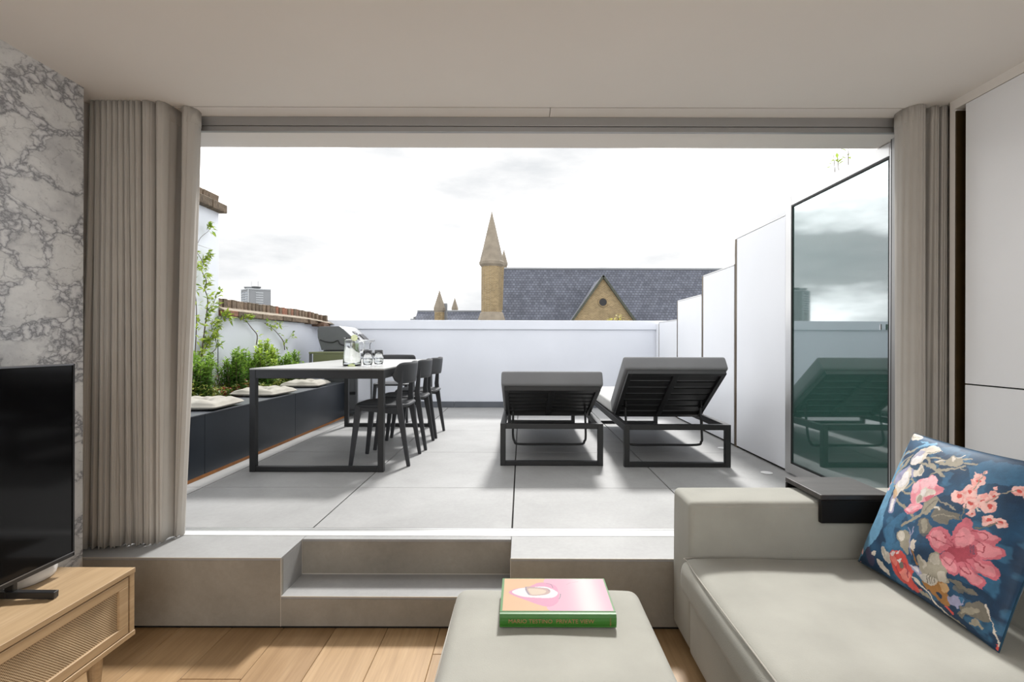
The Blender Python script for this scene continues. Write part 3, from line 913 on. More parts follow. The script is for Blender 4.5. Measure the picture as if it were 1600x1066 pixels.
# ---- media console
con = empty('media_console', (-1.66, 1.0, 0), label='low oak media console with woven rattan drawer fronts', cat='console')
CX0, CX1, CY0, CY1, CB, CT = -0.215, 0.230, -0.95, 0.795, 0.152, 0.400
box('top', CX0, CX1, CY0, CY1, CT - 0.018, CT, 'oak_console', con, 0.0015)
box('bottom', CX0, CX1, CY0, CY1, CB, CB + 0.018, 'oak_console', con, 0.0015)
box('side', CX0, CX1 - 0.002, CY1 - 0.022, CY1 - 0.002, CB + 0.018, CT - 0.018, 'oak_console', con, 0.001)
box('side', CX0, CX1 - 0.002, CY0 + 0.002, CY0 + 0.022, CB + 0.018, CT - 0.018, 'oak_console', con, 0.001)
box('back', CX0, CX0 + 0.01, CY0 + 0.022, CY1 - 0.022, CB + 0.018, CT - 0.018, 'oak_console', con)
box('carcass', CX0 + 0.012, CX1 - 0.035, CY0 + 0.024, CY1 - 0.024, CB + 0.02, CT - 0.02, 'shadow_gap', con)
dy0 = CY0 + 0.025
for k in range(2):
    w = (CY1 - CY0 - 0.050) / 2
    a, b_ = dy0 + k * w + 0.003, dy0 + (k + 1) * w - 0.003
    z0, z1 = CB + 0.021, CT - 0.023
    dr = empty('drawer', (0, 0, 0)); dr.parent = con
    fw = 0.040
    box('frame_rail', CX1 - 0.022, CX1 - 0.003, a, b_, z1 - fw * 0.8, z1, 'oak_console', dr, 0.002)
    box('frame_rail', CX1 - 0.022, CX1 - 0.003, a, b_, z0, z0 + fw * 0.8, 'oak_console', dr, 0.002)
    box('frame_stile', CX1 - 0.022, CX1 - 0.003, a, a + fw, z0 + fw * 0.8, z1 - fw * 0.8, 'oak_console', dr, 0.002)
    box('frame_stile', CX1 - 0.022, CX1 - 0.003, b_ - fw, b_, z0 + fw * 0.8, z1 - fw * 0.8, 'oak_console', dr, 0.002)
    box('rattan_panel', CX1 - 0.018, CX1 - 0.011, a + fw, b_ - fw, z0 + fw * 0.8, z1 - fw * 0.8, 'rattan', dr, label='woven rattan panel')
for xx in (CX0 + 0.06, CX1 - 0.045):
    for yy in (CY0 + 0.12, CY1 - 0.12):
        MB().lathe([(0.014, 0.0), (0.021, 0.10), (0.022, CB)], 16, (xx, yy, 0)).build('leg', 'oak_console', con, smooth=False)
box('leg_rail', CX0 + 0.08, CX1 - 0.068, CY1 - 0.13, CY1 - 0.11, CB - 0.03, CB, 'oak_console', con)
box('leg_rail', CX0 + 0.08, CX1 - 0.068, CY0 + 0.11, CY0 + 0.13, CB - 0.03, CB, 'oak_console', con)
box('leg_rail', CX1 - 0.055, CX1 - 0.035, CY0 + 0.143, CY1 - 0.143, CB - 0.03, CB, 'oak_console', con)

# ---- television
tv = empty('television', (-1.63, 1.763, 0.40), label='large black flat television standing on the oak console', cat='television')
box('screen', -0.002, 0.0, -1.222, -0.006, 0.072, 0.750, 'tv_screen', tv)
box('cabinet', -0.030, -0.002, -1.228, 0, 0.060, 0.756, 'tv_body', tv, 0.003)
box('bezel', -0.006, 0.003, -0.006, 0, 0.060, 0.756, 'tv_body', tv)
box('bezel', -0.006, 0.003, -1.228, -0.006, 0.751, 0.756, 'tv_edge', tv)
box('bezel', -0.006, 0.003, -1.228, 0, 0.0575, 0.0715, 'tv_body', tv)
box('bezel_edge', 0.0025, 0.0035, -1.228, 0, 0.070, 0.0735, 'tv_edge', tv)
box('rear_housing', -0.065, -0.030, -1.0, -0.22, 0.10, 0.55, 'tv_body', tv, 0.01)
for yy in (-0.20, -1.03):
    ft = MB()
    ft.bar((-0.018, yy, 0.066), (-0.018, yy, 0.018), 0.03, 0.014, (0, 1, 0))
    ft.bar((-0.02, yy - 0.005, 0.022), (0.118, yy + 0.012, 0.013), 0.020, 0.022)
    ft.bar((-0.02, yy - 0.005, 0.022), (-0.16, yy + 0.012, 0.013), 0.020, 0.022)
    ft.box(0.098, 0.114, yy + 0.002, yy + 0.020, 0.0005, 0.008)
    ft.box(-0.156, -0.14, yy + 0.002, yy + 0.020, 0.0005, 0.008)
    ft.build('foot', 'tv_body', tv, 0.002)
sp = empty('round_hub', (-1.768, 1.692, 0.4005), label='white round disc-shaped device behind the television foot', cat='speaker')
MB().lathe([(0.098, 0.0), (0.104, 0.004), (0.108, 0.020), (0.106, 0.044), (0.100, 0.052), (0.06, 0.054)], 48).build('body', 'white_plastic', sp, smooth=True)
MB().lathe([(0.099, 0.0), (0.099, 0.002)], 48).build('base_ring', 'grill_grey', sp)
MB().lathe([(0.055, 0.0545), (0.05, 0.0565), (0.0, 0.0565)], 32).build('top_cap', 'white_plastic', sp)

# ---- sofa
sofa = empty('sofa', (0, 0, 0), label='pale greige upholstered sofa with a broad arm below the terrace step', cat='sofa')
MB().soft(0.645, 1.42, 0.30, 1.86, 0.045, 0.275, 0.02, 6).build('base', 'sofa', sofa, smooth=True)
def dent(p):
    p = p.copy()
    s = math.sin(p.x * 9 + p.y * 4) * math.sin(p.y * 6 - p.x * 3) * 0.004
    if p.z > 0.40: p.z += s
    return p
MB().soft(0.612, 1.475, 0.28, 1.872, 0.268, 0.416, 0.045, 14, 0.014, dent).build('seat_cushion', 'sofa', sofa, smooth=True)
MB().soft(0.650, 1.90, 1.862, 2.072, 0.045, 0.622, 0.022, 8, 0.004).build('arm', 'sofa', sofa, smooth=True)
MB().soft(1.43, 1.90, 0.30, 1.858, 0.045, 0.700, 0.05, 8, 0.01).build('backrest', 'sofa', sofa, smooth=True)
sm = MB()
sm.tube(catmull([(0.622, 0.35, 0.409), (0.622, 1.0, 0.411), (0.622, 1.6, 0.410), (0.630, 1.82, 0.408), (0.66, 1.862, 0.410), (1.0, 1.872, 0.412), (1.4, 1.872, 0.41)], 8), 0.0028, 6)
sm.build('seat_seam', 'sofa_seam', sofa, smooth=True)
sm = MB()
sm.tube([(0.668, 1.8645, 0.14), (0.668, 1.8645, 0.585), (0.685, 1.8645, 0.604), (1.88, 1.8645, 0.604)], 0.0028, 6)
sm.build('arm_seam', 'sofa_seam', sofa, smooth=True)
for xx in (0.72, 1.82):
    for yy in (0.4, 1.98):
        MB().lathe([(0.02, 0.0), (0.025, 0.05)], 12, (xx, yy, 0)).build('foot', 'dark_wood_edge', sofa)

# ---- arm tray
tray = empty('arm_tray', (1.14, 1.84, 0.0), label='dark wooden tray wrapped over the sofa arm', cat='tray')
box('top', 0, 0.275, 0.0, 0.25, 0.640, 0.660, 'tray_wood', tray, 0.003)
box('front_flap', 0, 0.275, -0.002, 0.017, 0.552, 0.6395, 'dark_wood_edge', tray, 0.003)
box('back_flap', 0, 0.275, 0.236, 0.25, 0.58, 0.6395, 'dark_wood_edge', tray, 0.003)

# ---- ottoman
ott = empty('ottoman', (0, 0, 0), label='pale greige upholstered ottoman with a book lying on it', cat='ottoman')
def ottshape(p):
    p = p.copy()
    k = (p.y - 0.95) / 0.705
    p.z += 0.0035 * math.sin(p.x * 14 + 1) * math.sin(p.y * 11)
    if p.x > 0.09: p.x += 0.0 
    return p
MB().soft(-0.218, 0.400, 0.92, 1.662, 0.055, 0.398, 0.038, 14, 0.008, ottshape).build('body', 'sofa', ott, smooth=True)
sm = MB()
sm.tube([(-0.2172, 0.98, 0.371), (-0.2185, 1.3, 0.373), (-0.2165, 1.6, 0.371)], 0.002, 6)
sm.build('seam', 'sofa_seam', ott, smooth=True)
for xx in (-0.15, 0.33):
    for yy in (1.0, 1.58):
        MB().lathe([(0.02, 0.0), (0.025, 0.06)], 12, (xx, yy, 0)).build('foot', 'dark_wood_edge', ott)

# ---- painting helper: draws flat print into a grid of vertex colours
class Print:
    def __init__(self, nu, nv, base):
        self.nu, self.nv = nu, nv
        self.U, self.V = np.meshgrid(np.linspace(0, 1, nu), np.linspace(0, 1, nv))
        self.C = np.zeros((nv, nu, 3)); self.C[:] = base
    def warp(self, amp, scale, seed):
        du, dv = self.value_noise(scale, seed) - 0.5, self.value_noise(scale, seed + 1) - 0.5
        self.U, self.V = self.U + du * amp, self.V + dv * amp
    def put(self, mask, col, a=1.0, noise=0.0, rg=None):
        if not mask.any(): return
        c = np.array(col)[None, :] * (1 + (rg.uniform(-noise, noise, (mask.sum(), 1)) if noise else 0))
        self.C[mask] = self.C[mask] * (1 - a) + c * a
    def poly(self, pts, col, a=1.0, smooth=True):
        if smooth: pts = catmull(pts, 6, closed=True)
        P = np.array(pts)
        lo, hi = P.min(0), P.max(0)
        m = (self.U >= lo[0]) & (self.U <= hi[0]) & (self.V >= lo[1]) & (self.V <= hi[1])
        if not m.any(): return
        u, v_ = self.U[m], self.V[m]
        ins = np.zeros(u.shape, bool)
        n = len(P); j = n - 1
        for i in range(n):
            yi, yj, xi, xj = P[i, 1], P[j, 1], P[i, 0], P[j, 0]
            c = ((yi > v_) != (yj > v_))
            if yi != yj:
                ins ^= c & (u < (xj - xi) * (v_ - yi) / (yj - yi) + xi)
            j = i
        mm = np.zeros(m.shape, bool); mm[m] = ins
        self.put(mm, col, a)
    def stroke(self, pts, w, col, a=1.0, w1=None):
        pts = catmull(pts, 6)
        w1 = w if w1 is None else w1
        n = len(pts) - 1
        for i in range(n):
            (x0, y0), (x1, y1) = pts[i][:2], pts[i + 1][:2]
            ww = (w + (w1 - w) * i / n) / 2
            m = (self.U > min(x0, x1) - ww) & (self.U < max(x0, x1) + ww) & (self.V > min(y0, y1) - ww) & (self.V < max(y0, y1) + ww)
            if not m.any(): continue
            u, v_ = self.U[m], self.V[m]
            dx, dy = x1 - x0, y1 - y0
            t_ = np.clip(((u - x0) * dx + (v_ - y0) * dy) / max(dx * dx + dy * dy, 1e-12), 0, 1)
            ins = np.hypot(u - x0 - t_ * dx, v_ - y0 - t_ * dy) < ww
            mm = np.zeros(m.shape, bool); mm[m] = ins
            self.put(mm, col, a)
    def ell(self, cx, cy, rx, ry, ang, col, a=1.0):
        ca, sa = math.cos(ang), math.sin(ang)
        du, dv = self.U - cx, self.V - cy
        p, q = du * ca + dv * sa, -du * sa + dv * ca
        self.put((p / rx) ** 2 + (q / ry) ** 2 < 1, col, a)
    def value_noise(self, scale, seed, stretch=(1, 1)):
        rg = np.random.RandomState(seed)
        out_ = np.zeros_like(self.U); amp = 1.0; tot = 0
        for o in range(4):
            n = int(scale * 2 ** o) + 2
            g_ = rg.rand(n + 2, n + 2)
            x_, y_ = (self.U * stretch[0] % 1) * n * 0.999, (self.V * stretch[1] % 1) * n * 0.999
            i, j = x_.astype(int), y_.astype(int)
            fx, fy = x_ - i, y_ - j
            fx, fy = fx * fx * (3 - 2 * fx), fy * fy * (3 - 2 * fy)
            out_ += amp * ((g_[j, i] * (1 - fx) + g_[j, i + 1] * fx) * (1 - fy) + (g_[j + 1, i] * (1 - fx) + g_[j + 1, i + 1] * fx) * fy)
            tot += amp; amp *= 0.55
        return out_ / tot
    def apply(self, me):
        at = me.color_attributes.new('print', 'FLOAT_COLOR', 'POINT')
        flat = np.ones((self.nu * self.nv, 4), np.float32)
        flat[:, :3] = np.clip(self.C.reshape(-1, 3), 0, 1)
        at.data.foreach_set('color', flat.ravel())

# ---- book
book = empty('book', (0.108, 1.510, 0.4105), label='large hardback book with a pink and orange cover on the ottoman', cat='book')
BW, BD, BH = 0.339, 0.212, 0.039
box('page_block', -BW / 2 + 0.004, BW / 2 - 0.004, -BD / 2 + 0.006, BD / 2 - 0.004, 0.003, BH - 0.003, 'paper', book)
box('back_board', -BW / 2, BW / 2, -BD / 2, BD / 2, 0.0, 0.003, 'green_cloth', book, 0.0005)
box('front_board', -BW / 2, BW / 2, -BD / 2 + 0.012, BD / 2, BH - 0.003, BH, 'green_cloth', book, 0.0005)
sp_ = MB()
sec = [(-BD / 2 + 0.012, 0.0), (-BD / 2 + 0.001, 0.001), (-BD / 2 - 0.002, 0.010), (-BD / 2 - 0.003, BH * 0.5), (-BD / 2 - 0.002, BH - 0.010),
       (-BD / 2 + 0.001, BH - 0.001), (-BD / 2 + 0.009, BH), (-BD / 2 + 0.009, BH - 0.003), (-BD / 2 + 0.004, BH - 0.006), (-BD / 2 + 0.004, 0.004), (-BD / 2 + 0.012, 0.003)]
sp_.prism(sec, 'X', -BW / 2, BW / 2)
spine = sp_.build('spine', 'green_cloth', book)
pr = Print(230, 130, lin((246, 196, 140)))
pr.C[:] = np.array(lin((247, 200, 148)))[None, None, :] * (1 + 0.06 * (pr.value_noise(3, 5) - 0.5))[:, :, None]
pk, pk2 = lin((243, 186, 208)), lin((240, 160, 195))
pr.poly([(0.415, 1.02), (0.39, 0.90), (0.42, 0.80), (0.40, 0.62), (0.40, 0.4), (0.42, 0.16), (0.40, 0.08), (0.43, -0.02), (1.02, -0.02), (1.02, 1.02)], pk, smooth=False)
pr.poly([(0.05, 0.55), (0.12, 0.66), (0.24, 0.72), (0.34, 0.86), (0.45, 0.84), (0.52, 0.70), (0.52, 0.3), (0.44, 0.12), (0.34, 0.16), (0.2, 0.32), (0.10, 0.44)], pk2)
pr.poly([(0.08, 0.55), (0.14, 0.66), (0.24, 0.70), (0.40, 0.73), (0.50, 0.60), (0.52, 0.50), (0.46, 0.38), (0.30, 0.38), (0.17, 0.42)], lin((252, 248, 250)))
pr.poly([(0.21, 0.72), (0.32, 0.70), (0.43, 0.66), (0.45, 0.56), (0.40, 0.47), (0.28, 0.44), (0.23, 0.50)], lin((214, 178, 168)))
pr.poly([(0.24, 0.66), (0.33, 0.66), (0.41, 0.60), (0.38, 0.50), (0.28, 0.47), (0.25, 0.54)], lin((240, 216, 190)))
pr.stroke([(0.215, 0.72), (0.22, 0.60), (0.245, 0.47)], 0.012, lin((150, 140, 165)))
pr.stroke([(0.215, 0.72), (0.30, 0.71), (0.42, 0.67), (0.44, 0.58)], 0.008, lin((165, 140, 160)))
pr.stroke([(0.42, 0.84), (0.465, 0.80), (0.48, 0.70)], 0.006, lin((130, 120, 135)))
pr.stroke([(0.545, 0.50), (0.54, 0.42), (0.525, 0.34)], 0.006, lin((130, 120, 135)))
pr.stroke([(0.40, 0.37), (0.50, 0.37)], 0.004, lin((180, 130, 160)))
wz = np.exp(-((pr.U - 0.80) / 0.13) ** 2)[:, :, None] * 0.85
msk = (pr.U > 0.5)[:, :, None]
pr.C = np.where(msk, pr.C * (1 - wz) + np.array(lin((252, 248, 246)))[None, None, :] * wz, pr.C)
pr.stroke([(0.62, 0.80), (0.66, 0.86), (0.74, 0.90)], 0.004, lin((205, 160, 180)))
cv = MB()
for j in range(130):
    for i in range(230):
        cv.v.append((-BW / 2 + 0.007 + (BW - 0.012) * i / 229, -BD / 2 + 0.016 + (BD - 0.020) * j / 129, BH + 0.0004))
for j in range(129):
    for i in range(229):
        q = j * 230 + i
        cv.f.append((q, q + 1, q + 231, q + 230))
cvo = cv.build('cover_picture', 'book_print', book, label='pink and orange printed cover picture')
pr.C = pr.C ** 1.15 * 0.46
pr.apply(cvo.data)
def lettering(name, text, size, mat, parent, loc, rot, sx=1.0):
    cu = bpy.data.curves.new(name, 'FONT')
    cu.body = text; cu.size = size; cu.extrude = 0.0002; cu.resolution_u = 3
    cu.align_x = 'CENTER'; cu.align_y = 'CENTER'
    tmp = bpy.data.objects.new(name, cu); COL.objects.link(tmp)
    dg = bpy.context.evaluated_depsgraph_get()
    me = bpy.data.meshes.new_from_object(tmp.evaluated_get(dg))
    bpy.data.objects.remove(tmp)
    me.materials.clear(); me.materials.append(M[mat])
    o = bpy.data.objects.new(name, me); COL.objects.link(o)
    o.parent = parent; o.location = loc; o.rotation_euler = rot; o.scale = (sx, 1, 1)
    return o
lettering('lettering', 'MARIO TESTINO  PRIVATE VIEW', 0.0165, 'gold_print', book, (-0.020, -BD / 2 - 0.0032, BH * 0.48), (math.pi / 2, 0, 0), 1.05)
lettering('lettering', 'TASCHEN', 0.0055, 'gold_print', book, (BW / 2 - 0.018, -BD / 2 - 0.0032, BH * 0.48), (math.pi / 2, math.pi / 2, 0))
MOTIFS = [
('p',[(-0.0,1.0),(0.039,0.832),(0.122,0.708),(0.12,0.562),(0.136,0.425),(0.169,0.298),(0.143,0.203),(0.074,0.102),(-0.0,-0.0),(-0.012,0.148),(-0.018,0.514),(-0.04,0.811)],'sky',0.75),
('p',[(0.568,0.882),(0.645,0.944),(0.774,0.958),(0.949,0.974),(0.929,0.862),(0.762,0.813),(0.652,0.799),(0.563,0.857)],'mid',0.7),
('p',[(0.211,0.296),(0.245,0.362),(0.315,0.449),(0.343,0.428),(0.285,0.32),(0.337,0.178),(0.292,0.156)],'mid',0.7),
('p',[(0.459,0.792),(0.517,0.802),(0.515,0.753),(0.496,0.723)],'mid',0.5),
('p',[(0.193,0.286),(0.273,0.32),(0.329,0.245),(0.325,0.178),(0.27,0.193)],'mid',0.6),
('p',[(0.514,0.625),(0.602,0.688),(0.677,0.61),(0.613,0.554),(0.522,0.588)],'deep',0.8),
('p',[(0.747,0.21),(0.9,0.239),(0.961,0.208),(0.9,0.16),(0.803,0.158)],'deep',0.8),
('s',[(0.074,0.847),(0.132,0.89),(0.185,0.94),(0.255,0.967)],0.02,'sky',0.02),
('s',[(0.131,0.955),(0.226,0.951),(0.309,0.945)],0.012,'sky',0.012),
('s',[(0.238,0.864),(0.33,0.82),(0.399,0.798),(0.471,0.763)],0.02,'taupe',0.02),
('s',[(0.239,0.803),(0.329,0.803),(0.413,0.803),(0.502,0.838),(0.544,0.867)],0.016,'taupe',0.016),
('s',[(0.264,0.849),(0.351,0.869),(0.417,0.871)],0.012,'taupe',0.012),
('s',[(0.353,0.844),(0.427,0.849),(0.508,0.881)],0.018,'taupe',0.018),
('s',[(0.503,0.912),(0.539,0.937)],0.01,'taupe',0.01),
('s',[(0.525,0.895),(0.591,0.899)],0.012,'taupe',0.012),
('s',[(0.506,0.848),(0.554,0.842)],0.008,'taupe',0.008),
('s',[(0.11,0.592),(0.222,0.603),(0.292,0.671)],0.016,'taupe',0.016),
('s',[(0.198,0.516),(0.298,0.485),(0.399,0.459)],0.018,'taupe',0.018),
('s',[(0.335,0.37),(0.397,0.425),(0.437,0.486)],0.016,'taupe',0.016),
('s',[(0.253,0.675),(0.312,0.665)],0.018,'taupe',0.018),
('s',[(0.213,0.583),(0.311,0.571)],0.016,'taupe',0.016),
('s',[(0.374,0.74),(0.42,0.788),(0.472,0.817)],0.012,'taupe',0.012),
('s',[(0.491,0.624),(0.562,0.603),(0.64,0.595)],0.008,'taupe',0.008),
('p',[(0.417,0.871),(0.42,0.922),(0.462,0.917),(0.5,0.919),(0.518,0.876),(0.49,0.851),(0.444,0.845)],'taupe',1.0),
('p',[(0.423,0.915),(0.461,0.9),(0.463,0.876),(0.436,0.885)],'cream',1.0),
('s',[(0.361,0.846),(0.403,0.865)],0.012,'cream',0.012),
('s',[(0.464,0.913),(0.484,0.94)],0.01,'cream',0.01),
('s',[(0.045,0.783),(0.065,0.845),(0.093,0.871)],0.022,'taupe',0.008),
('s',[(0.078,0.737),(0.102,0.79),(0.134,0.827)],0.022,'taupe',0.008),
('s',[(0.09,0.622),(0.089,0.694),(0.118,0.758)],0.022,'taupe',0.008),
('s',[(0.097,0.863),(0.141,0.893)],0.022,'taupe',0.008),
('s',[(0.099,0.716),(0.127,0.779),(0.143,0.847)],0.022,'taupe',0.008),
('p',[(0.155,0.792),(0.165,0.862),(0.196,0.916),(0.263,0.951),(0.338,0.939),(0.311,0.902),(0.267,0.881),(0.256,0.825),(0.202,0.783)],'cream',1.0),
('p',[(0.16,0.802),(0.178,0.875),(0.218,0.899),(0.215,0.836),(0.197,0.795)],'lav',0.8),
('p',[(0.166,0.799),(0.197,0.853),(0.235,0.872),(0.232,0.818),(0.2,0.787)],'white',1.0),
('s',[(0.255,0.887),(0.292,0.905),(0.326,0.927)],0.01,'taupe',0.01),
('p',[(0.213,0.92),(0.264,0.947),(0.264,0.907),(0.239,0.882)],'cream',1.0),
('p',[(0.131,0.59),(0.134,0.663),(0.15,0.731),(0.205,0.757),(0.23,0.694),(0.239,0.636),(0.22,0.568),(0.182,0.528)],'cream',1.0),
('p',[(0.102,0.607),(0.101,0.671),(0.146,0.739),(0.181,0.768),(0.161,0.69),(0.141,0.62)],'lav',1.0),
('p',[(0.153,0.606),(0.165,0.7),(0.211,0.705),(0.215,0.618),(0.181,0.589)],'white',1.0),
('p',[(0.2,0.747),(0.253,0.754),(0.267,0.793),(0.307,0.77),(0.317,0.735),(0.293,0.707),(0.242,0.698)],'cream',1.0),
('s',[(0.213,0.75),(0.25,0.692)],0.014,'lav',0.014),
('p',[(0.276,0.743),(0.289,0.774),(0.311,0.746),(0.294,0.723)],'taupe',0.7),
('p',[(0.145,0.523),(0.178,0.535),(0.202,0.517),(0.215,0.414),(0.172,0.41)],'lav',1.0),
('p',[(0.16,0.502),(0.185,0.511),(0.201,0.43),(0.181,0.422)],'white',1.0),
('p',[(0.129,0.553),(0.156,0.581),(0.195,0.541),(0.169,0.514)],'tan',0.8),
('p',[(-0.011,0.978),(0.025,1.01),(0.12,0.989),(0.066,0.947)],'cream',1.0),
('s',[(0.012,0.974),(0.091,0.978)],0.006,'taupe',0.006),
('p',[(0.426,0.51),(0.43,0.577),(0.479,0.613),(0.521,0.611),(0.52,0.556),(0.482,0.497),(0.437,0.486)],'taupe',1.0),
('p',[(0.518,0.507),(0.545,0.571),(0.605,0.573),(0.663,0.574),(0.683,0.552),(0.634,0.521),(0.635,0.483),(0.594,0.473),(0.551,0.486)],'taupe_d',1.0),
('p',[(0.445,0.441),(0.478,0.469),(0.547,0.441),(0.545,0.409),(0.524,0.365),(0.477,0.379)],'taupe_d',1.0),
('p',[(0.461,0.444),(0.482,0.461),(0.52,0.43),(0.508,0.385)],'taupe',1.0),
('s',[(0.447,0.502),(0.473,0.553),(0.51,0.599)],0.006,'taupe_d',0.006),
('s',[(0.537,0.499),(0.59,0.537),(0.659,0.55)],0.006,'taupe',0.006),
('s',[(0.52,0.556),(0.55,0.559)],0.014,'cream',0.014),
('p',[(0.302,0.567),(0.29,0.636),(0.314,0.699),(0.37,0.73),(0.414,0.753),(0.451,0.732),(0.468,0.705),(0.508,0.691),(0.509,0.647),(0.484,0.621),(0.437,0.58),(0.378,0.541),(0.341,0.527)],'pink',1.0),
('p',[(0.333,0.667),(0.341,0.717),(0.38,0.725),(0.41,0.677),(0.383,0.643)],'pink_l',1.0),
('p',[(0.388,0.728),(0.42,0.751),(0.452,0.724),(0.452,0.675),(0.417,0.671)],'pink_l',1.0),
('p',[(0.293,0.628),(0.311,0.686),(0.339,0.644),(0.329,0.59)],'pink_l',1.0),
('p',[(0.456,0.685),(0.505,0.693),(0.505,0.645),(0.484,0.63)],'rose',0.6),
('p',[(0.298,0.579),(0.337,0.593),(0.363,0.535),(0.341,0.527)],'rose',0.4),
('p',[(0.316,0.48),(0.341,0.527),(0.416,0.543),(0.404,0.495),(0.355,0.459)],'pink',1.0),
('p',[(0.327,0.48),(0.355,0.515),(0.401,0.529),(0.361,0.484)],'pink_l',1.0),
('s',[(0.323,0.47),(0.376,0.47),(0.405,0.502)],0.01,'rose',0.01),
('p',[(0.374,0.54),(0.354,0.574),(0.367,0.603),(0.376,0.649),(0.42,0.655),(0.462,0.662),(0.478,0.635),(0.433,0.607),(0.407,0.581),(0.396,0.548)],'cream',0.95),
('p',[(0.376,0.544),(0.366,0.586),(0.392,0.604),(0.398,0.573)],'taupe',0.8),
('p',[(0.364,0.628),(0.398,0.648),(0.41,0.602),(0.385,0.602)],'white',0.7),
('p',[(0.423,0.591),(0.471,0.633),(0.473,0.609),(0.444,0.582)],'rose',1.0),
('e',0.603,0.681,0.0285,0.0285,0,'blossom_l'),
('e',0.619,0.696,0.0285,0.0285,0,'blossom'),
('e',0.639,0.683,0.0285,0.0285,0,'blossom_l'),
('e',0.635,0.661,0.0285,0.0285,0,'blossom'),
('e',0.613,0.659,0.0285,0.0285,0,'blossom_l'),
('e',0.622,0.676,0.0138,0.0138,0,'coral'),
('e',0.659,0.706,0.0273,0.0273,0,'blossom_l'),
('e',0.642,0.721,0.0273,0.0273,0,'blossom'),
('e',0.65,0.741,0.0273,0.0273,0,'blossom_l'),
('e',0.671,0.738,0.0273,0.0273,0,'blossom'),
('e',0.676,0.716,0.0273,0.0273,0,'blossom_l'),
('e',0.66,0.724,0.0132,0.0132,0,'coral'),
('e',0.668,0.785,0.026,0.026,0,'blossom_l'),
('e',0.65,0.795,0.026,0.026,0,'blossom'),
('e',0.652,0.816,0.026,0.026,0,'blossom_l'),
('e',0.671,0.818,0.026,0.026,0,'blossom'),
('e',0.681,0.799,0.026,0.026,0,'blossom_l'),
('e',0.664,0.803,0.0126,0.0126,0,'coral'),
('e',0.637,0.846,0.0136,0.0136,0,'blossom_l'),
('e',0.648,0.846,0.0136,0.0136,0,'blossom'),
('e',0.652,0.836,0.0136,0.0136,0,'blossom_l'),
('e',0.645,0.829,0.0136,0.0136,0,'blossom'),
('e',0.635,0.835,0.0136,0.0136,0,'blossom_l'),
('e',0.678,0.859,0.0081,0.0081,0,'blossom_l'),
('e',0.672,0.86,0.0081,0.0081,0,'blossom'),
('e',0.671,0.867,0.0081,0.0081,0,'blossom_l'),
('e',0.676,0.869,0.0081,0.0081,0,'blossom'),
('e',0.681,0.864,0.0081,0.0081,0,'blossom_l'),
('e',0.673,0.668,0.026,0.026,0,'blossom_l'),
('e',0.688,0.681,0.026,0.026,0,'blossom'),
('e',0.705,0.669,0.026,0.026,0,'blossom_l'),
('e',0.701,0.65,0.026,0.026,0,'blossom'),
('e',0.681,0.649,0.026,0.026,0,'blossom_l'),
('e',0.689,0.663,0.0126,0.0126,0,'coral'),
('e',0.722,0.618,0.0174,0.0174,0,'blossom_l'),
('e',0.732,0.609,0.0174,0.0174,0,'blossom'),
('e',0.727,0.597,0.0174,0.0174,0,'blossom_l'),
('e',0.714,0.598,0.0174,0.0174,0,'blossom'),
('e',0.711,0.611,0.0174,0.0174,0,'blossom_l'),
('e',0.721,0.607,0.0084,0.0084,0,'coral'),
('e',0.732,0.709,0.0285,0.0285,0,'blossom_l'),
('e',0.75,0.719,0.0285,0.0285,0,'blossom'),
('e',0.765,0.703,0.0285,0.0285,0,'blossom_l'),
('e',0.757,0.684,0.0285,0.0285,0,'blossom'),
('e',0.737,0.687,0.0285,0.0285,0,'blossom_l'),
('e',0.748,0.7,0.0138,0.0138,0,'coral'),
('e',0.771,0.689,0.026,0.026,0,'blossom_l'),
('e',0.784,0.703,0.026,0.026,0,'blossom'),
('e',0.8,0.693,0.026,0.026,0,'blossom_l'),
('e',0.798,0.673,0.026,0.026,0,'blossom'),
('e',0.78,0.671,0.026,0.026,0,'blossom_l'),
('e',0.787,0.686,0.0126,0.0126,0,'coral'),
('e',0.794,0.743,0.0186,0.0186,0,'blossom_l'),
('e',0.782,0.739,0.0186,0.0186,0,'blossom'),
('e',0.774,0.751,0.0186,0.0186,0,'blossom_l'),
('e',0.781,0.762,0.0186,0.0186,0,'blossom'),
('e',0.794,0.758,0.0186,0.0186,0,'blossom_l'),
('e',0.785,0.751,0.009,0.009,0,'coral'),
('e',0.824,0.604,0.0211,0.0211,0,'blossom_l'),
('e',0.821,0.589,0.0211,0.0211,0,'blossom'),
('e',0.807,0.587,0.0211,0.0211,0,'blossom_l'),
('e',0.801,0.602,0.0211,0.0211,0,'blossom'),
('e',0.811,0.612,0.0211,0.0211,0,'blossom_l'),
('e',0.813,0.599,0.0102,0.0102,0,'coral'),
('e',0.842,0.613,0.0124,0.0124,0,'blossom_l'),
('e',0.85,0.61,0.0124,0.0124,0,'blossom'),
('e',0.851,0.601,0.0124,0.0124,0,'blossom_l'),
('e',0.844,0.598,0.0124,0.0124,0,'blossom'),
('e',0.838,0.605,0.0124,0.0124,0,'blossom_l'),
('e',0.876,0.622,0.0186,0.0186,0,'blossom_l'),
('e',0.88,0.609,0.0186,0.0186,0,'blossom'),
('e',0.871,0.601,0.0186,0.0186,0,'blossom_l'),
('e',0.861,0.609,0.0186,0.0186,0,'blossom'),
('e',0.864,0.622,0.0186,0.0186,0,'blossom_l'),
('e',0.87,0.613,0.009,0.009,0,'coral'),
('e',0.672,0.758,0.0074,0.0074,0,'blossom_l'),
('e',0.667,0.755,0.0074,0.0074,0,'blossom'),
('e',0.663,0.758,0.0074,0.0074,0,'blossom_l'),
('e',0.664,0.764,0.0074,0.0074,0,'blossom'),
('e',0.669,0.764,0.0074,0.0074,0,'blossom_l'),
('e',0.774,0.795,0.0068,0.0068,0,'blossom_l'),
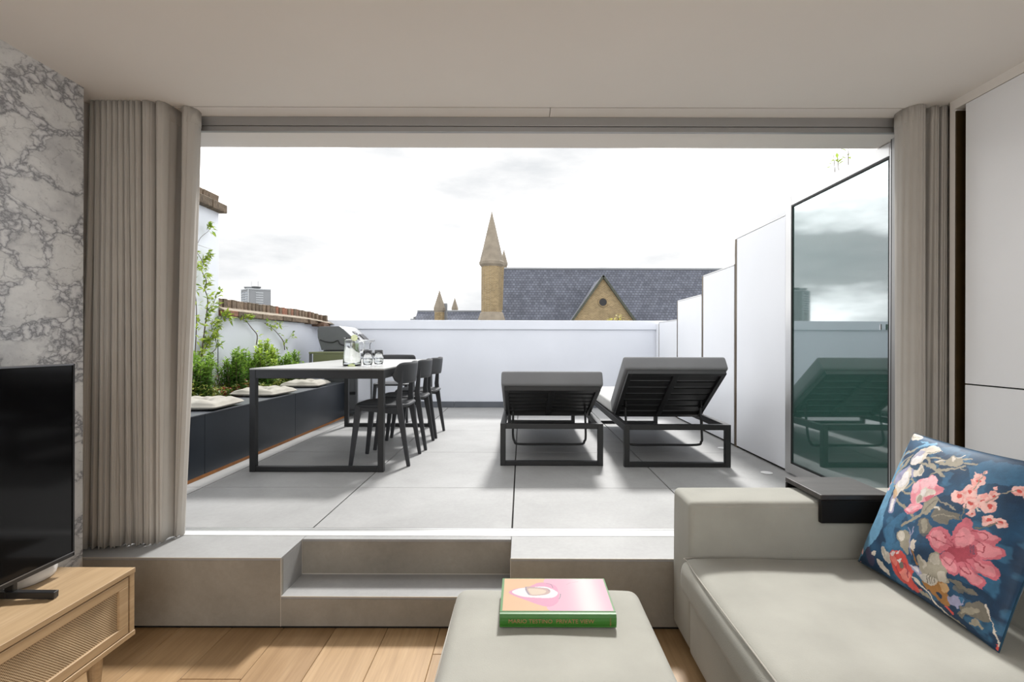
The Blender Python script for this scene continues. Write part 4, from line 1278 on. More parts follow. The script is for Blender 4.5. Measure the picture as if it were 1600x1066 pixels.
('e',0.777,0.799,0.0068,0.0068,0,'blossom'),
('e',0.781,0.797,0.0068,0.0068,0,'blossom_l'),
('e',0.782,0.792,0.0068,0.0068,0,'blossom'),
('e',0.778,0.79,0.0068,0.0068,0,'blossom_l'),
('e',0.727,0.672,0.0112,0.0112,0,'blossom_l'),
('e',0.731,0.665,0.0112,0.0112,0,'blossom'),
('e',0.726,0.658,0.0112,0.0112,0,'blossom_l'),
('e',0.719,0.662,0.0112,0.0112,0,'blossom'),
('e',0.719,0.671,0.0112,0.0112,0,'blossom_l'),
('e',0.873,0.829,0.0217,0.0217,0,'blossom_l'),
('e',0.886,0.819,0.0217,0.0217,0,'blossom'),
('e',0.882,0.804,0.0217,0.0217,0,'blossom_l'),
('e',0.868,0.804,0.0217,0.0217,0,'blossom'),
('e',0.862,0.82,0.0217,0.0217,0,'blossom_l'),
('e',0.874,0.815,0.0105,0.0105,0,'coral'),
('e',0.927,0.81,0.0186,0.0186,0,'blossom_l'),
('e',0.929,0.796,0.0186,0.0186,0,'blossom'),
('e',0.918,0.792,0.0186,0.0186,0,'blossom_l'),
('e',0.91,0.803,0.0186,0.0186,0,'blossom'),
('e',0.916,0.814,0.0186,0.0186,0,'blossom_l'),
('e',0.92,0.803,0.009,0.009,0,'coral'),
('e',0.031,0.601,0.0099,0.0099,0,'blossom_l'),
('e',0.025,0.61,0.0099,0.0099,0,'blossom'),
('e',0.033,0.616,0.0099,0.0099,0,'blossom_l'),
('e',0.043,0.611,0.0099,0.0099,0,'blossom'),
('e',0.042,0.602,0.0099,0.0099,0,'blossom_l'),
('e',0.053,0.557,0.0074,0.0074,0,'blossom_l'),
('e',0.045,0.559,0.0074,0.0074,0,'blossom'),
('e',0.045,0.567,0.0074,0.0074,0,'blossom_l'),
('e',0.053,0.568,0.0074,0.0074,0,'blossom'),
('e',0.058,0.562,0.0074,0.0074,0,'blossom_l'),
('s',[(0.669,0.754),(0.665,0.81),(0.675,0.866)],0.006,'taupe',0.006),
('s',[(0.67,0.645),(0.682,0.597),(0.692,0.556)],0.006,'taupe_d',0.006),
('s',[(0.766,0.696),(0.791,0.735),(0.818,0.775),(0.863,0.811)],0.007,'taupe',0.007),
('s',[(0.729,0.653),(0.756,0.637)],0.01,'cream',0.01),
('s',[(0.776,0.533),(0.812,0.559),(0.86,0.598)],0.01,'taupe_d',0.01),
('p',[(0.473,0.312),(0.496,0.37),(0.562,0.399),(0.568,0.333)],'deep',0.5),
('p',[(0.642,0.39),(0.711,0.466),(0.805,0.487),(0.853,0.377),(0.793,0.298),(0.702,0.301)],'rose_d',1.0),
('p',[(0.673,0.496),(0.691,0.541),(0.722,0.567),(0.751,0.566),(0.761,0.527),(0.734,0.486),(0.701,0.427),(0.678,0.424)],'rose',1.0),
('p',[(0.539,0.381),(0.573,0.446),(0.646,0.452),(0.699,0.402),(0.677,0.344),(0.62,0.303),(0.573,0.336)],'rose',1.0),
('p',[(0.554,0.379),(0.58,0.423),(0.632,0.429),(0.669,0.397),(0.652,0.357),(0.61,0.329),(0.577,0.349)],'rose_l',1.0),
('s',[(0.539,0.381),(0.619,0.38),(0.74,0.378)],0.005,'rose_d',0.005),
('p',[(0.685,0.418),(0.68,0.474),(0.707,0.53),(0.758,0.53),(0.789,0.501),(0.795,0.465),(0.76,0.398),(0.714,0.391)],'rose',1.0),
('p',[(0.699,0.437),(0.696,0.474),(0.716,0.512),(0.753,0.514),(0.774,0.495),(0.778,0.47),(0.751,0.425),(0.719,0.419)],'rose_l',1.0),
('s',[(0.685,0.418),(0.737,0.463),(0.74,0.378)],0.005,'rose_d',0.005),
('p',[(0.762,0.511),(0.818,0.537),(0.879,0.541),(0.901,0.524),(0.874,0.487),(0.805,0.469)],'rose',1.0),
('p',[(0.791,0.517),(0.831,0.535),(0.874,0.54),(0.889,0.529),(0.87,0.504),(0.82,0.49)],'rose_l',1.0),
('s',[(0.762,0.511),(0.841,0.512),(0.74,0.378)],0.005,'rose_d',0.005),
('p',[(0.789,0.469),(0.861,0.491),(0.928,0.482),(0.93,0.443),(0.888,0.4),(0.817,0.37),(0.776,0.417)],'rose',1.0),
('p',[(0.816,0.46),(0.867,0.477),(0.915,0.473),(0.916,0.447),(0.885,0.417),(0.834,0.395),(0.806,0.426)],'rose_l',1.0),
('s',[(0.789,0.469),(0.857,0.439),(0.74,0.378)],0.005,'rose_d',0.005),
('p',[(0.803,0.366),(0.874,0.388),(0.929,0.382),(0.947,0.337),(0.913,0.319),(0.858,0.316),(0.806,0.34)],'rose',1.0),
('p',[(0.833,0.357),(0.883,0.373),(0.922,0.371),(0.934,0.341),(0.909,0.328),(0.87,0.325),(0.835,0.339)],'rose_l',1.0),
('s',[(0.803,0.366),(0.877,0.35),(0.74,0.378)],0.005,'rose_d',0.005),
('p',[(0.749,0.297),(0.794,0.33),(0.859,0.312),(0.899,0.279),(0.889,0.239),(0.833,0.247),(0.779,0.266)],'rose',1.0),
('p',[(0.779,0.283),(0.81,0.307),(0.856,0.297),(0.884,0.276),(0.876,0.248),(0.836,0.252),(0.799,0.264)],'rose_l',1.0),
('s',[(0.749,0.297),(0.83,0.281),(0.74,0.378)],0.005,'rose_d',0.005),
('p',[(0.646,0.303),(0.694,0.335),(0.745,0.316),(0.774,0.281),(0.775,0.245),(0.723,0.232),(0.671,0.249)],'rose',1.0),
('p',[(0.667,0.287),(0.701,0.31),(0.737,0.299),(0.757,0.276),(0.757,0.252),(0.72,0.242),(0.683,0.252)],'rose_l',1.0),
('s',[(0.646,0.303),(0.719,0.28),(0.74,0.378)],0.005,'rose_d',0.005),
('p',[(0.705,0.412),(0.737,0.456),(0.78,0.49),(0.788,0.461),(0.757,0.404)],'rose_l',1.0),
('p',[(0.757,0.422),(0.81,0.44),(0.825,0.384),(0.784,0.371)],'rose_d',0.9),
('s',[(0.626,0.428),(0.67,0.411),(0.704,0.397)],0.005,'rose_d',0.005),
('s',[(0.685,0.359),(0.711,0.364),(0.735,0.34)],0.007,'rose_d',0.007),
('s',[(0.78,0.433),(0.794,0.383)],0.004,'plum',0.004),
('s',[(0.791,0.438),(0.805,0.388)],0.004,'plum',0.004),
('s',[(0.799,0.442),(0.813,0.392)],0.004,'plum',0.004),
('p',[(0.219,0.161),(0.251,0.184),(0.276,0.163),(0.324,0.153),(0.316,0.096),(0.259,0.113)],'cream',0.9),
('p',[(0.228,0.161),(0.25,0.176),(0.282,0.133),(0.27,0.118)],'taupe',0.6),
('p',[(0.316,0.289),(0.352,0.337),(0.412,0.332),(0.442,0.29),(0.449,0.222),(0.394,0.223),(0.365,0.246)],'taupe',1.0),
('p',[(0.324,0.293),(0.355,0.331),(0.39,0.306),(0.376,0.259)],'cream',0.9),
('p',[(0.455,0.268),(0.462,0.317),(0.491,0.289),(0.489,0.243)],'cream',1.0),
('s',[(0.396,0.366),(0.435,0.311),(0.473,0.218)],0.007,'lav',0.007),
('s',[(0.433,0.398),(0.432,0.317),(0.462,0.244)],0.008,'lav',0.008),
('s',[(0.48,0.241),(0.524,0.182)],0.012,'brown',0.012),
('p',[(0.541,0.172),(0.517,0.251),(0.587,0.221),(0.591,0.282),(0.631,0.312),(0.668,0.27),(0.723,0.226),(0.735,0.174),(0.673,0.145),(0.604,0.148)],'taupe',1.0),
('p',[(0.603,0.237),(0.603,0.289),(0.646,0.295),(0.66,0.244)],'cream',0.45),
('p',[(0.528,0.245),(0.58,0.218),(0.578,0.187)],'cream',0.5),
('p',[(0.673,0.214),(0.717,0.223),(0.725,0.177),(0.688,0.164)],'cream',0.5),
('p',[(0.318,0.134),(0.325,0.178),(0.376,0.204),(0.434,0.199),(0.462,0.158),(0.506,0.134),(0.507,0.081),(0.552,0.06),(0.58,0.046),(0.526,0.02),(0.454,0.029),(0.382,0.057)],'coral',1.0),
('p',[(0.415,0.071),(0.444,0.121),(0.496,0.106),(0.491,0.049),(0.438,0.052)],'coral_l',1.0),
('p',[(0.33,0.131),(0.336,0.175),(0.374,0.153),(0.382,0.101)],'coral_l',0.7),
('p',[(0.378,0.147),(0.411,0.17),(0.405,0.137)],'white',1.0),
('p',[(0.319,0.163),(0.35,0.193),(0.343,0.161)],'white',0.8),
('p',[(0.357,0.189),(0.381,0.205),(0.378,0.183)],'white',0.7),
('p',[(0.401,0.135),(0.43,0.149),(0.435,0.121),(0.412,0.113)],'taupe_d',1.0),
('s',[(0.43,0.149),(0.465,0.121),(0.483,0.076)],0.008,'rose_d',0.008),
('s',[(0.375,0.098),(0.418,0.065)],0.006,'rose_d',0.006),
('p',[(0.459,0.158),(0.54,0.167),(0.583,0.152),(0.579,0.116),(0.515,0.131)],'lav',1.0),
('p',[(0.469,0.157),(0.534,0.16),(0.554,0.136)],'white',0.7),
('p',[(0.555,0.047),(0.61,0.048),(0.633,0.032),(0.579,0.03)],'taupe',1.0),
('s',[(0.511,0.091),(0.572,0.079),(0.629,0.059),(0.668,0.023),(0.732,0.012),(0.801,-0.001),(0.839,0.006)],0.014,'cream',0.006),
('p',[(0.585,0.101),(0.644,0.111),(0.684,0.156),(0.732,0.16),(0.736,0.119),(0.765,0.108),(0.757,0.054),(0.709,0.048),(0.656,0.067),(0.613,0.079)],'brown',1.0),
('p',[(0.57,0.145),(0.664,0.166),(0.683,0.14),(0.637,0.108),(0.583,0.107)],'cream',0.8),
('s',[(0.615,0.11),(0.611,0.167)],0.006,'taupe_d',0.006),
('s',[(0.631,0.119),(0.626,0.167)],0.006,'taupe_d',0.006),
('s',[(0.647,0.127),(0.641,0.168)],0.006,'taupe_d',0.006),
('s',[(0.663,0.136),(0.656,0.169)],0.006,'taupe_d',0.006),
('p',[(0.743,0.103),(0.779,0.132),(0.829,0.145),(0.833,0.12),(0.801,0.08),(0.763,0.072)],'lav',1.0),
('p',[(0.799,0.135),(0.829,0.145),(0.826,0.117)],'mid',1.0),
('p',[(0.725,0.043),(0.784,0.047),(0.774,0.029)],'coral',1.0),
('p',[(0.671,0.083),(0.701,0.1),(0.702,0.079)],'deep',1.0),
('p',[(0.689,0.143),(0.73,0.166),(0.738,0.131),(0.715,0.118)],'tan',0.8),
('p',[(0.805,0.07),(0.848,0.129),(0.916,0.182),(0.955,0.153),(0.958,0.108),(0.88,0.08),(0.817,0.042)],'taupe_d',1.0),
('p',[(0.813,0.068),(0.863,0.124),(0.91,0.133),(0.866,0.083)],'taupe',1.0),
('p',[(0.872,0.037),(0.897,0.086),(0.934,0.059),(0.895,0.044)],'taupe',1.0),
('p',[(0.738,0.198),(0.785,0.217),(0.886,0.202),(0.827,0.181)],'taupe_d',1.0),
('p',[(0.76,0.161),(0.805,0.2),(0.862,0.191),(0.808,0.161)],'taupe_d',0.7),
('p',[(0.733,0.009),(0.799,0.019),(0.841,0.008),(0.808,-0.003)],'taupe',1.0),
('p',[(0.077,0.085),(0.1,0.131),(0.156,0.097),(0.186,0.051),(0.14,0.02)],'plum',0.8),
('p',[(0.144,0.108),(0.181,0.126),(0.187,0.09),(0.162,0.086)],'cream',1.0),
('p',[(0.203,0.073),(0.253,0.077),(0.322,0.046),(0.303,0.022),(0.244,0.038)],'cream',1.0),
('p',[(-0.014,0.087),(0.004,0.124),(0.037,0.084),(0.035,0.052)],'blossom_l',1.0),
('p',[(-0.016,0.0),(0.029,-0.0),(-0.002,-0.022)],'blossom',1.0),
('p',[(0.981,-0.014),(0.993,0.031),(1.007,0.005)],'coral',1.0),
('s',[(0.921,0.185),(0.952,0.151),(0.974,0.101),(1.001,0.017)],0.006,'cream',0.006),
]
# ---- floral pillow
pil = empty('floral_pillow', (0, 0, 0), label='blue velvet pillow printed with pink flowers and birds on the sofa', cat='pillow')
INK = dict(cream=(216, 206, 192), white=(232, 226, 224), lav=(158, 156, 184), taupe=(158, 150, 132), taupe_d=(118, 112, 100), pink=(240, 158, 170),
           pink_l=(246, 190, 196), rose=(208, 108, 122), rose_l=(226, 142, 150), rose_d=(168, 62, 78), coral=(216, 82, 74), coral_l=(238, 140, 128),
           brown=(162, 112, 56), tan=(206, 168, 120), sky=(112, 164, 196), mid=(58, 112, 148), deep=(14, 48, 76), blossom=(240, 168, 160),
           blossom_l=(246, 198, 190), plum=(74, 66, 92))
INK = {k: lin(v_) for k, v_ in INK.items()}
NP = 330
pp = Print(NP, NP, lin((24, 66, 98)))
n1 = pp.value_noise(3, 21); n2 = pp.value_noise(9, 22, (0.7, 1.0))
a_, b_, c_ = np.array(lin((14, 50, 80))), np.array(lin((32, 80, 114))), np.array(lin((62, 116, 150)))
w1 = np.clip((n1 - 0.38) / 0.25, 0, 1)[:, :, None]
pp.C = a_ * (1 - w1) + b_ * w1
w2 = np.clip((n2 - 0.58) / 0.06, 0, 1)[:, :, None] * 0.55
pp.C = pp.C * (1 - w2) + c_ * w2
pp.warp(0.034, 26, 50)
for m_ in MOTIFS:
    if m_[0] == 'p': pp.poly(m_[1], INK[m_[2]], m_[3])
    elif m_[0] == 's': pp.stroke(m_[1], m_[2], INK[m_[3]], 1.0, m_[4])
    else: pp.ell(m_[1], m_[2], m_[3], m_[4], m_[5], INK[m_[6]])
gr = 1 + 0.5 * (pp.value_noise(34, 9) - 0.5)
pp.C *= gr[:, :, None]
PO, PU, PV = Vector((1.245, 1.785, 0.434)), Vector((0, -0.525, 0)), Vector((0.205, 0, 0.472))
PN = Vector((-0.472, 0, 0.205)).normalized()
def pillow_grid(n, sign, T):
    s, t_ = np.meshgrid(np.linspace(-1, 1, n), np.linspace(-1, 1, n))
    sp_, tp_ = s * (1 - 0.045 * (1 - t_ ** 2)), t_ * (1 - 0.045 * (1 - s ** 2))
    hgt = T * np.power(np.clip((1 - s ** 2), 0, 1) * np.clip((1 - t_ ** 2), 0, 1), 0.42)
    wr = 0.006 * np.sin(9 * (s - t_) + 2 * np.sin(4 * t_)) * np.power(np.clip((s + 1) * (1 - t_) / 4, 0, 1), 1.5) \
        + 0.004 * np.sin(11 * (s + t_)) * np.power(np.clip((1 - s) * (1 - t_) / 4, 0, 1), 1.5) \
        + 0.004 * np.sin(8 * s + 5 * t_) * np.clip((1 + t_) / 2, 0, 1) ** 2
    hgt = sign * (hgt + wr * (hgt / T))
    u, v_ = (sp_ + 1) / 2, (tp_ + 1) / 2
    pts = (np.array(PO)[None, None, :] + u[..., None] * np.array(PU) + v_[..., None] * np.array(PV) + hgt[..., None] * np.array(PN))
    mb = MB(); mb.v = [tuple(p_) for p_ in pts.reshape(-1, 3)]
    for j in range(n - 1):
        for i in range(n - 1):
            q = j * n + i
            mb.f.append((q, q + 1, q + n + 1, q + n) if sign > 0 else (q, q + n, q + n + 1, q + 1))
    return mb
fo = pillow_grid(NP, 1, 0.070).build('front_cover', 'pillow_print', pil, smooth=True)
pp.apply(fo.data)
pillow_grid(40, -1, 0.06).build('back_cover', 'pillow_back', pil, smooth=True)
ed = []
for k in range(80):
    q = k / 20
    s, t_ = [(-1 + 2 * (q % 1), -1), (1, -1 + 2 * (q % 1)), (1 - 2 * (q % 1), 1), (-1, 1 - 2 * (q % 1))][int(q)]
    u, v_ = (s * (1 - 0.045 * (1 - t_ ** 2)) + 1) / 2, (t_ * (1 - 0.045 * (1 - s ** 2)) + 1) / 2
    ed.append(PO + PU * u + PV * v_)
MB().tube(ed, 0.0025, 6, closed=True).build('piping', 'pillow_back', pil, smooth=True)

# ================================================================== FURNITURE OUTSIDE
# ---- dining table
tb = empty('dining_table', (-1.46, 4.39, TZ), label='long charcoal metal dining table with a pale ceramic top', cat='table')
TX, TY, TH = 0.478, 0.945, 0.739
box('top', -TX, TX, -TY, TY, TH - 0.010, TH, 'table_top', tb, 0.001)
for s in (-1, 1):
    box('apron', -TX + 0.042, TX - 0.042, s * (TY - 0.0225) - 0.0195, s * (TY - 0.0225) + 0.0195, TH - 0.072, TH - 0.011, 'charcoal', tb, 0.002)
    box('apron', s * (TX - 0.021) - 0.020, s * (TX - 0.021) + 0.020, -TY + 0.042, TY - 0.042, TH - 0.072, TH - 0.011, 'charcoal', tb, 0.002)
    box('foot_rail', -TX + 0.042, TX - 0.042, s * (TY - 0.0225) - 0.0195, s * (TY - 0.0225) + 0.0195, 0.002, 0.038, 'charcoal', tb, 0.002)
    for r_ in (-1, 1):
        box('leg', r_ * (TX - 0.021) - 0.021, r_ * (TX - 0.021) + 0.021, s * (TY - 0.0225) - 0.0215, s * (TY - 0.0225) + 0.0215, 0.0005, TH - 0.0105, 'charcoal', tb, 0.002)

# ---- chairs (front towards +x of the chair)
def chair():
    r = empty('dining_chair', (0, 0, 0), cat='chair', group='charcoal chairs around the dining table')
    # seat: rounded shell with a shallow dip
    n = 40; mb = MB()
    rings = [0.0, 0.35, 0.65, 0.85, 0.96, 1.0]
    def outline(a):
        c, s = math.cos(a), math.sin(a)
        e = 2 / 4.2
        wx = 0.205 * math.copysign(abs(c) ** e, c)
        wy = (0.215 if c > 0 else 0.205) * math.copysign(abs(s) ** e, s)
        return wx, wy
    for side in (0, 1):
        for q in rings:
            for k in range(n):
                wx, wy = outline(2 * math.pi * k / n)
                z = 0.462 - 0.012 * (1 - q ** 2) * (1 if side == 0 else 0.2) - (0.008 if q == 1.0 and side == 0 else 0)
                if side: z = 0.438 + (0.006 if q == 1.0 else 0)
                mb.v.append((wx * q, wy * q, z))
    R = len(rings)
    for side in (0, 1):
        for i in range(R - 1):
            for k in range(n):
                a0 = (side * R + i) * n
                mb.f.append((a0 + k, a0 + (k + 1) % n, a0 + n + (k + 1) % n, a0 + n + k))
    for k in range(n):
        a0, a1 = (R - 1) * n, (2 * R - 1) * n
        mb.f.append((a0 + k, a0 + (k + 1) % n, a1 + (k + 1) % n, a1 + k))
    mb.build('seat', 'chair_plastic', r, smooth=True)
    # backrest: pill-shaped panel bent around the sitter
    nu, nv = 25, 9; mb = MB()
    for side in (0, 1):
        for j in range(nv):
            tv_ = -1 + 2 * j / (nv - 1)
            for i in range(nu):
                su = -1 + 2 * i / (nu - 1)
                hw = 0.228
                # rounded ends: shrink height near the ends
                e_ = max(0.0, (abs(su) - 0.62) / 0.38)
                hh = 0.080 * math.sqrt(max(0.02, 1 - e_ ** 2.6))
                y_ = hw * math.sin(su * 1.12) / math.sin(1.12)
                x_ = -0.215 + 0.115 * (su ** 2) - 0.018 * (tv_ + 1) / 2
                nx_ = 0.007 * (1 if side else -1)
                mb.v.append((x_ + nx_ * (1 - 0.5 * tv_ ** 4), y_, 0.697 + hh * tv_))
    for side in (0, 1):
        for j in range(nv - 1):
            for i in range(nu - 1):
                q = side * nu * nv + j * nu + i
                mb.f.append((q, q + 1, q + nu + 1, q + nu))
    o = nu * nv
    for i in range(nu - 1):
        mb.f.append((i, i + 1, o + i + 1, o + i)); q = (nv - 1) * nu
        mb.f.append((q + i, q + i + 1, o + q + i + 1, o + q + i))
    for j in range(nv - 1):
        mb.f.append((j * nu, (j + 1) * nu, o + (j + 1) * nu, o + j * nu)); q = nu - 1
        mb.f.append((j * nu + q, (j + 1) * nu + q, o + (j + 1) * nu + q, o + j * nu + q))
    mb.build('backrest', 'chair_plastic', r, smooth=True)
    for s in (-1, 1):
        mb = MB()
        mb.bar((0.165, s * 0.172, 0.452), (0.218, s * 0.195, 0.0), 0.034, 0.046, (1, 0, 0), 0.022, 0.028)
        mb.build('leg', 'chair_plastic', r, 0.004)
        mb = MB()
        path = [(-0.218, s * 0.200, 0.0, 0.026), (-0.182, s * 0.196, 0.22, 0.036), (-0.150, s * 0.192, 0.42, 0.048), (-0.142, s * 0.190, 0.50, 0.042),
                (-0.150, s * 0.184, 0.60, 0.034), (-0.160, s * 0.178, 0.715, 0.024)]
        base = len(mb.v)
        for (x_, y_, z_, w_) in path:
            d_ = 0.026
            mb.v += [(x_ - w_ / 2, y_ - d_ / 2, z_), (x_ + w_ / 2, y_ - d_ / 2, z_), (x_ + w_ / 2, y_ + d_ / 2, z_), (x_ - w_ / 2, y_ + d_ / 2, z_)]
        for i_ in range(len(path) - 1):
            for k_ in range(4):
                mb.f.append((i_ * 4 + k_, i_ * 4 + (k_ + 1) % 4, i_ * 4 + 4 + (k_ + 1) % 4, i_ * 4 + 4 + k_))
        mb.f += [(3, 2, 1, 0), tuple(range(len(mb.v) - 4, len(mb.v)))]
        mb.build('leg', 'chair_plastic', r, 0.005)
        mb = MB()
        mb.hexa([(-0.15, s * 0.192 - 0.011, 0.385), (0.165, s * 0.172 - 0.011, 0.412), (0.165, s * 0.172 + 0.011, 0.412), (-0.15, s * 0.192 + 0.011, 0.385),
                 (-0.15, s * 0.192 - 0.011, 0.44), (0.165, s * 0.172 - 0.011, 0.44), (0.165, s * 0.172 + 0.011, 0.44), (-0.15, s * 0.192 + 0.011, 0.44)])
        mb.build('side_rail', 'chair_plastic', r, 0.003)
    return r
c0 = chair()
spots = [((-1.062, 3.822), math.pi, 'charcoal plastic chair nearest the viewer on the right side of the table'),
         ((-1.045, 4.360), math.pi, 'middle one of the three charcoal chairs along the right table side'),
         ((-1.035, 4.875), math.pi, 'farthest of the three charcoal chairs along the right table side'),
         ((-1.475, 5.61), -math.pi / 2, 'charcoal plastic chair at the far head of the dining table')]
for i, ((cx, cy), rz, lab) in enumerate(spots):
    c = c0 if i == 0 else dup(c0)
    c.location = (cx, cy, TZ); c.rotation_euler = (0, 0, rz + (0, 0.02, -0.03, 0.02)[i])
    c['label'] = lab

# ---- things on the table
TT = TZ + TH
jug = empty('water_jug', (-1.346, 3.845, TT + 0.0005), label='clear glass jug of water with a lime slice on its rim', cat='jug')
prof_o = [(0.0, 0.0), (0.064, 0.0), (0.070, 0.004), (0.071, 0.015), (0.066, 0.08), (0.058, 0.15), (0.055, 0.20), (0.057, 0.225)]
prof_i = [(0.0545, 0.225), (0.0525, 0.20), (0.0555, 0.15), (0.0635, 0.08), (0.068, 0.016), (0.062, 0.010), (0.0, 0.010)]
def spout(mb, start):
    for k in range(start, len(mb.v)):
        x_, y_, z_ = mb.v[k]
        if z_ > 0.195 and x_ < 0:
            w = (z_ - 0.195) / 0.03 * max(0, 1 - (y_ / 0.03) ** 2)
            mb.v[k] = (x_ - 0.018 * w, y_, z_)
mb = MB().lathe(prof_o + prof_i, 40); spout(mb, 0)
mb.build('body', 'clear_glass', jug, smooth=True)
MB().tube(catmull([(0.055, 0, 0.195), (0.082, 0, 0.198), (0.096, 0, 0.175), (0.092, 0, 0.13), (0.064, 0, 0.105)], 6), 0.005, 8).build('handle', 'clear_glass', jug, smooth=True)
MB().lathe([(0.0, 0.0101), (0.0618, 0.0102), (0.0676, 0.0165), (0.0632, 0.08), (0.0552, 0.150), (0.0530, 0.180), (0.0, 0.180)], 40).build('water', 'water', jug, smooth=False)
sl_ = empty('lime_slice', (-1.346 + 0.034, 3.845 - 0.050, TT + 0.222), label='round lime slice hooked on the rim of the water jug', cat='lime')
sl_.rotation_euler = (math.pi / 2, 0, 0.35)
MB().lathe([(0.0235, -0.0018), (0.0245, -0.001), (0.0245, 0.001), (0.0235, 0.0018)], 28).build('rind', 'lime', sl_)
MB().lathe([(0.0228, -0.0026), (0.0228, 0.0026)], 28).build('flesh', 'lime_flesh', sl_)
wd = empty('lime_wedge', (-1.318, 3.752, TT + 0.0005), 0.4, label='green lime wedge lying on the table beside the jug', cat='lime')
mb = MB()
for k in range(9):
    a = math.pi * k / 8
    mb.v.append((0.026 * math.cos(a), 0.0, 0.024 * math.sin(a) * 0.9)); 
mb2 = MB().prism([(0.027 * math.cos(math.pi * k / 8), 0.021 * math.sin(math.pi * k / 8)) for k in range(9)], 'Y', -0.006, 0.006)
mb2.build('rind', 'lime', wd)
MB().prism([(0.023 * math.cos(math.pi * k / 8), 0.001 + 0.017 * math.sin(math.pi * k / 8)) for k in range(9)], 'Y', -0.0066, 0.0066).build('flesh', 'lime_flesh', wd)
gls = None
for i, (gx, gy, lab) in enumerate(((-1.2, 3.775, 'stemless water glass on the table, standing nearest the jug'),
                                   (-1.152, 3.90, 'stemless water glass behind the other, farther from the jug'))):
    if gls is None:
        gls = g_ = empty('water_glass', (0, 0, 0), cat='glass', group='stemless glasses on the table')
        MB().lathe([(0.0, 0.0), (0.024, 0.0), (0.030, 0.008), (0.038, 0.035), (0.0385, 0.06), (0.034, 0.125), (0.0325, 0.125), (0.0365, 0.06),
                    (0.0362, 0.037), (0.028, 0.014), (0.0, 0.012)], 32).build('body', 'smoked_glass', g_, smooth=True)
        MB().lathe([(0.0, 0.0121), (0.0279, 0.0141), (0.0360, 0.037), (0.0362, 0.06), (0.0, 0.06)], 32).build('water', 'water', g_)
    else:
        g_ = dup(gls)
    g_.location = (gx, gy, TT + 0.0005)
    g_['label'] = lab

# ---- seat pads on the ledge
def pad(cx, cy, rz, lab, seed):
    r = empty('seat_pad', (cx, cy, 0.7465), rz, label=lab, cat='cushion', group='beige seat pads on the planter ledge')
    rg = random.Random(seed); n = 34; mb = MB(); H = 0.20
    tufts = [(-0.36, -0.36), (0.36, -0.36), (-0.36, 0.36), (0.36, 0.36), (0, 0)]
    for side in (1, -1):
        for j in range(n):
            for i in range(n):
                s, t_ = -1 + 2 * i / (n - 1), -1 + 2 * j / (n - 1)
                base = 0.048 * (max(0, (1 - s ** 4)) * max(0, (1 - t_ ** 4))) ** 0.42
                dpt = sum(math.exp(-((s - a) ** 2 + (t_ - b) ** 2) / 0.035) for a, b in tufts) * 0.030
                wr = 0.008 * math.sin(7 * s + 3 * t_ + seed) * math.sin(6 * t_ - 2 * s)
                z = (base - dpt * (base / 0.04) + wr * (base / 0.04)) if side > 0 else -base * 0.55
                px_ = s * H * (1 - 0.03 * (1 - t_ * t_)); py_ = t_ * H * (1 - 0.03 * (1 - s * s))
                mb.v.append((px_, py_, 0.027 + z))
    for si in (0, 1):
        for j in range(n - 1):
            for i in range(n - 1):
                q = si * n * n + j * n + i
                mb.f.append((q, q + 1, q + n + 1, q + n))
    bm_edges = [(j * n, (j + 1) * n) for j in range(n - 1)] + [(j * n + n - 1, (j + 1) * n + n - 1) for j in range(n - 1)] + \
               [(i, i + 1) for i in range(n - 1)] + [((n - 1) * n + i, (n - 1) * n + i + 1) for i in range(n - 1)]
    for a, b in bm_edges: mb.f.append((a, b, n * n + b, n * n + a))
    mb.build('cover', 'seat_pad', r, smooth=True)
    for a, b in tufts:
        MB().lathe([(0.006, 0.0), (0.005, 0.003), (0.0, 0.004)], 10, (a * H, b * H, 0.040)).build('tuft_button', 'seat_pad', r)
    return r
pad(-2.362, 3.585, 0.05, 'beige tufted seat pad on the ledge nearest the viewer', 1)
pad(-2.365, 4.455, -0.08, 'beige tufted seat pad in the middle of the ledge row', 2)
pad(-2.372, 5.33, 0.06, 'beige tufted seat pad farthest along the ledge', 3)

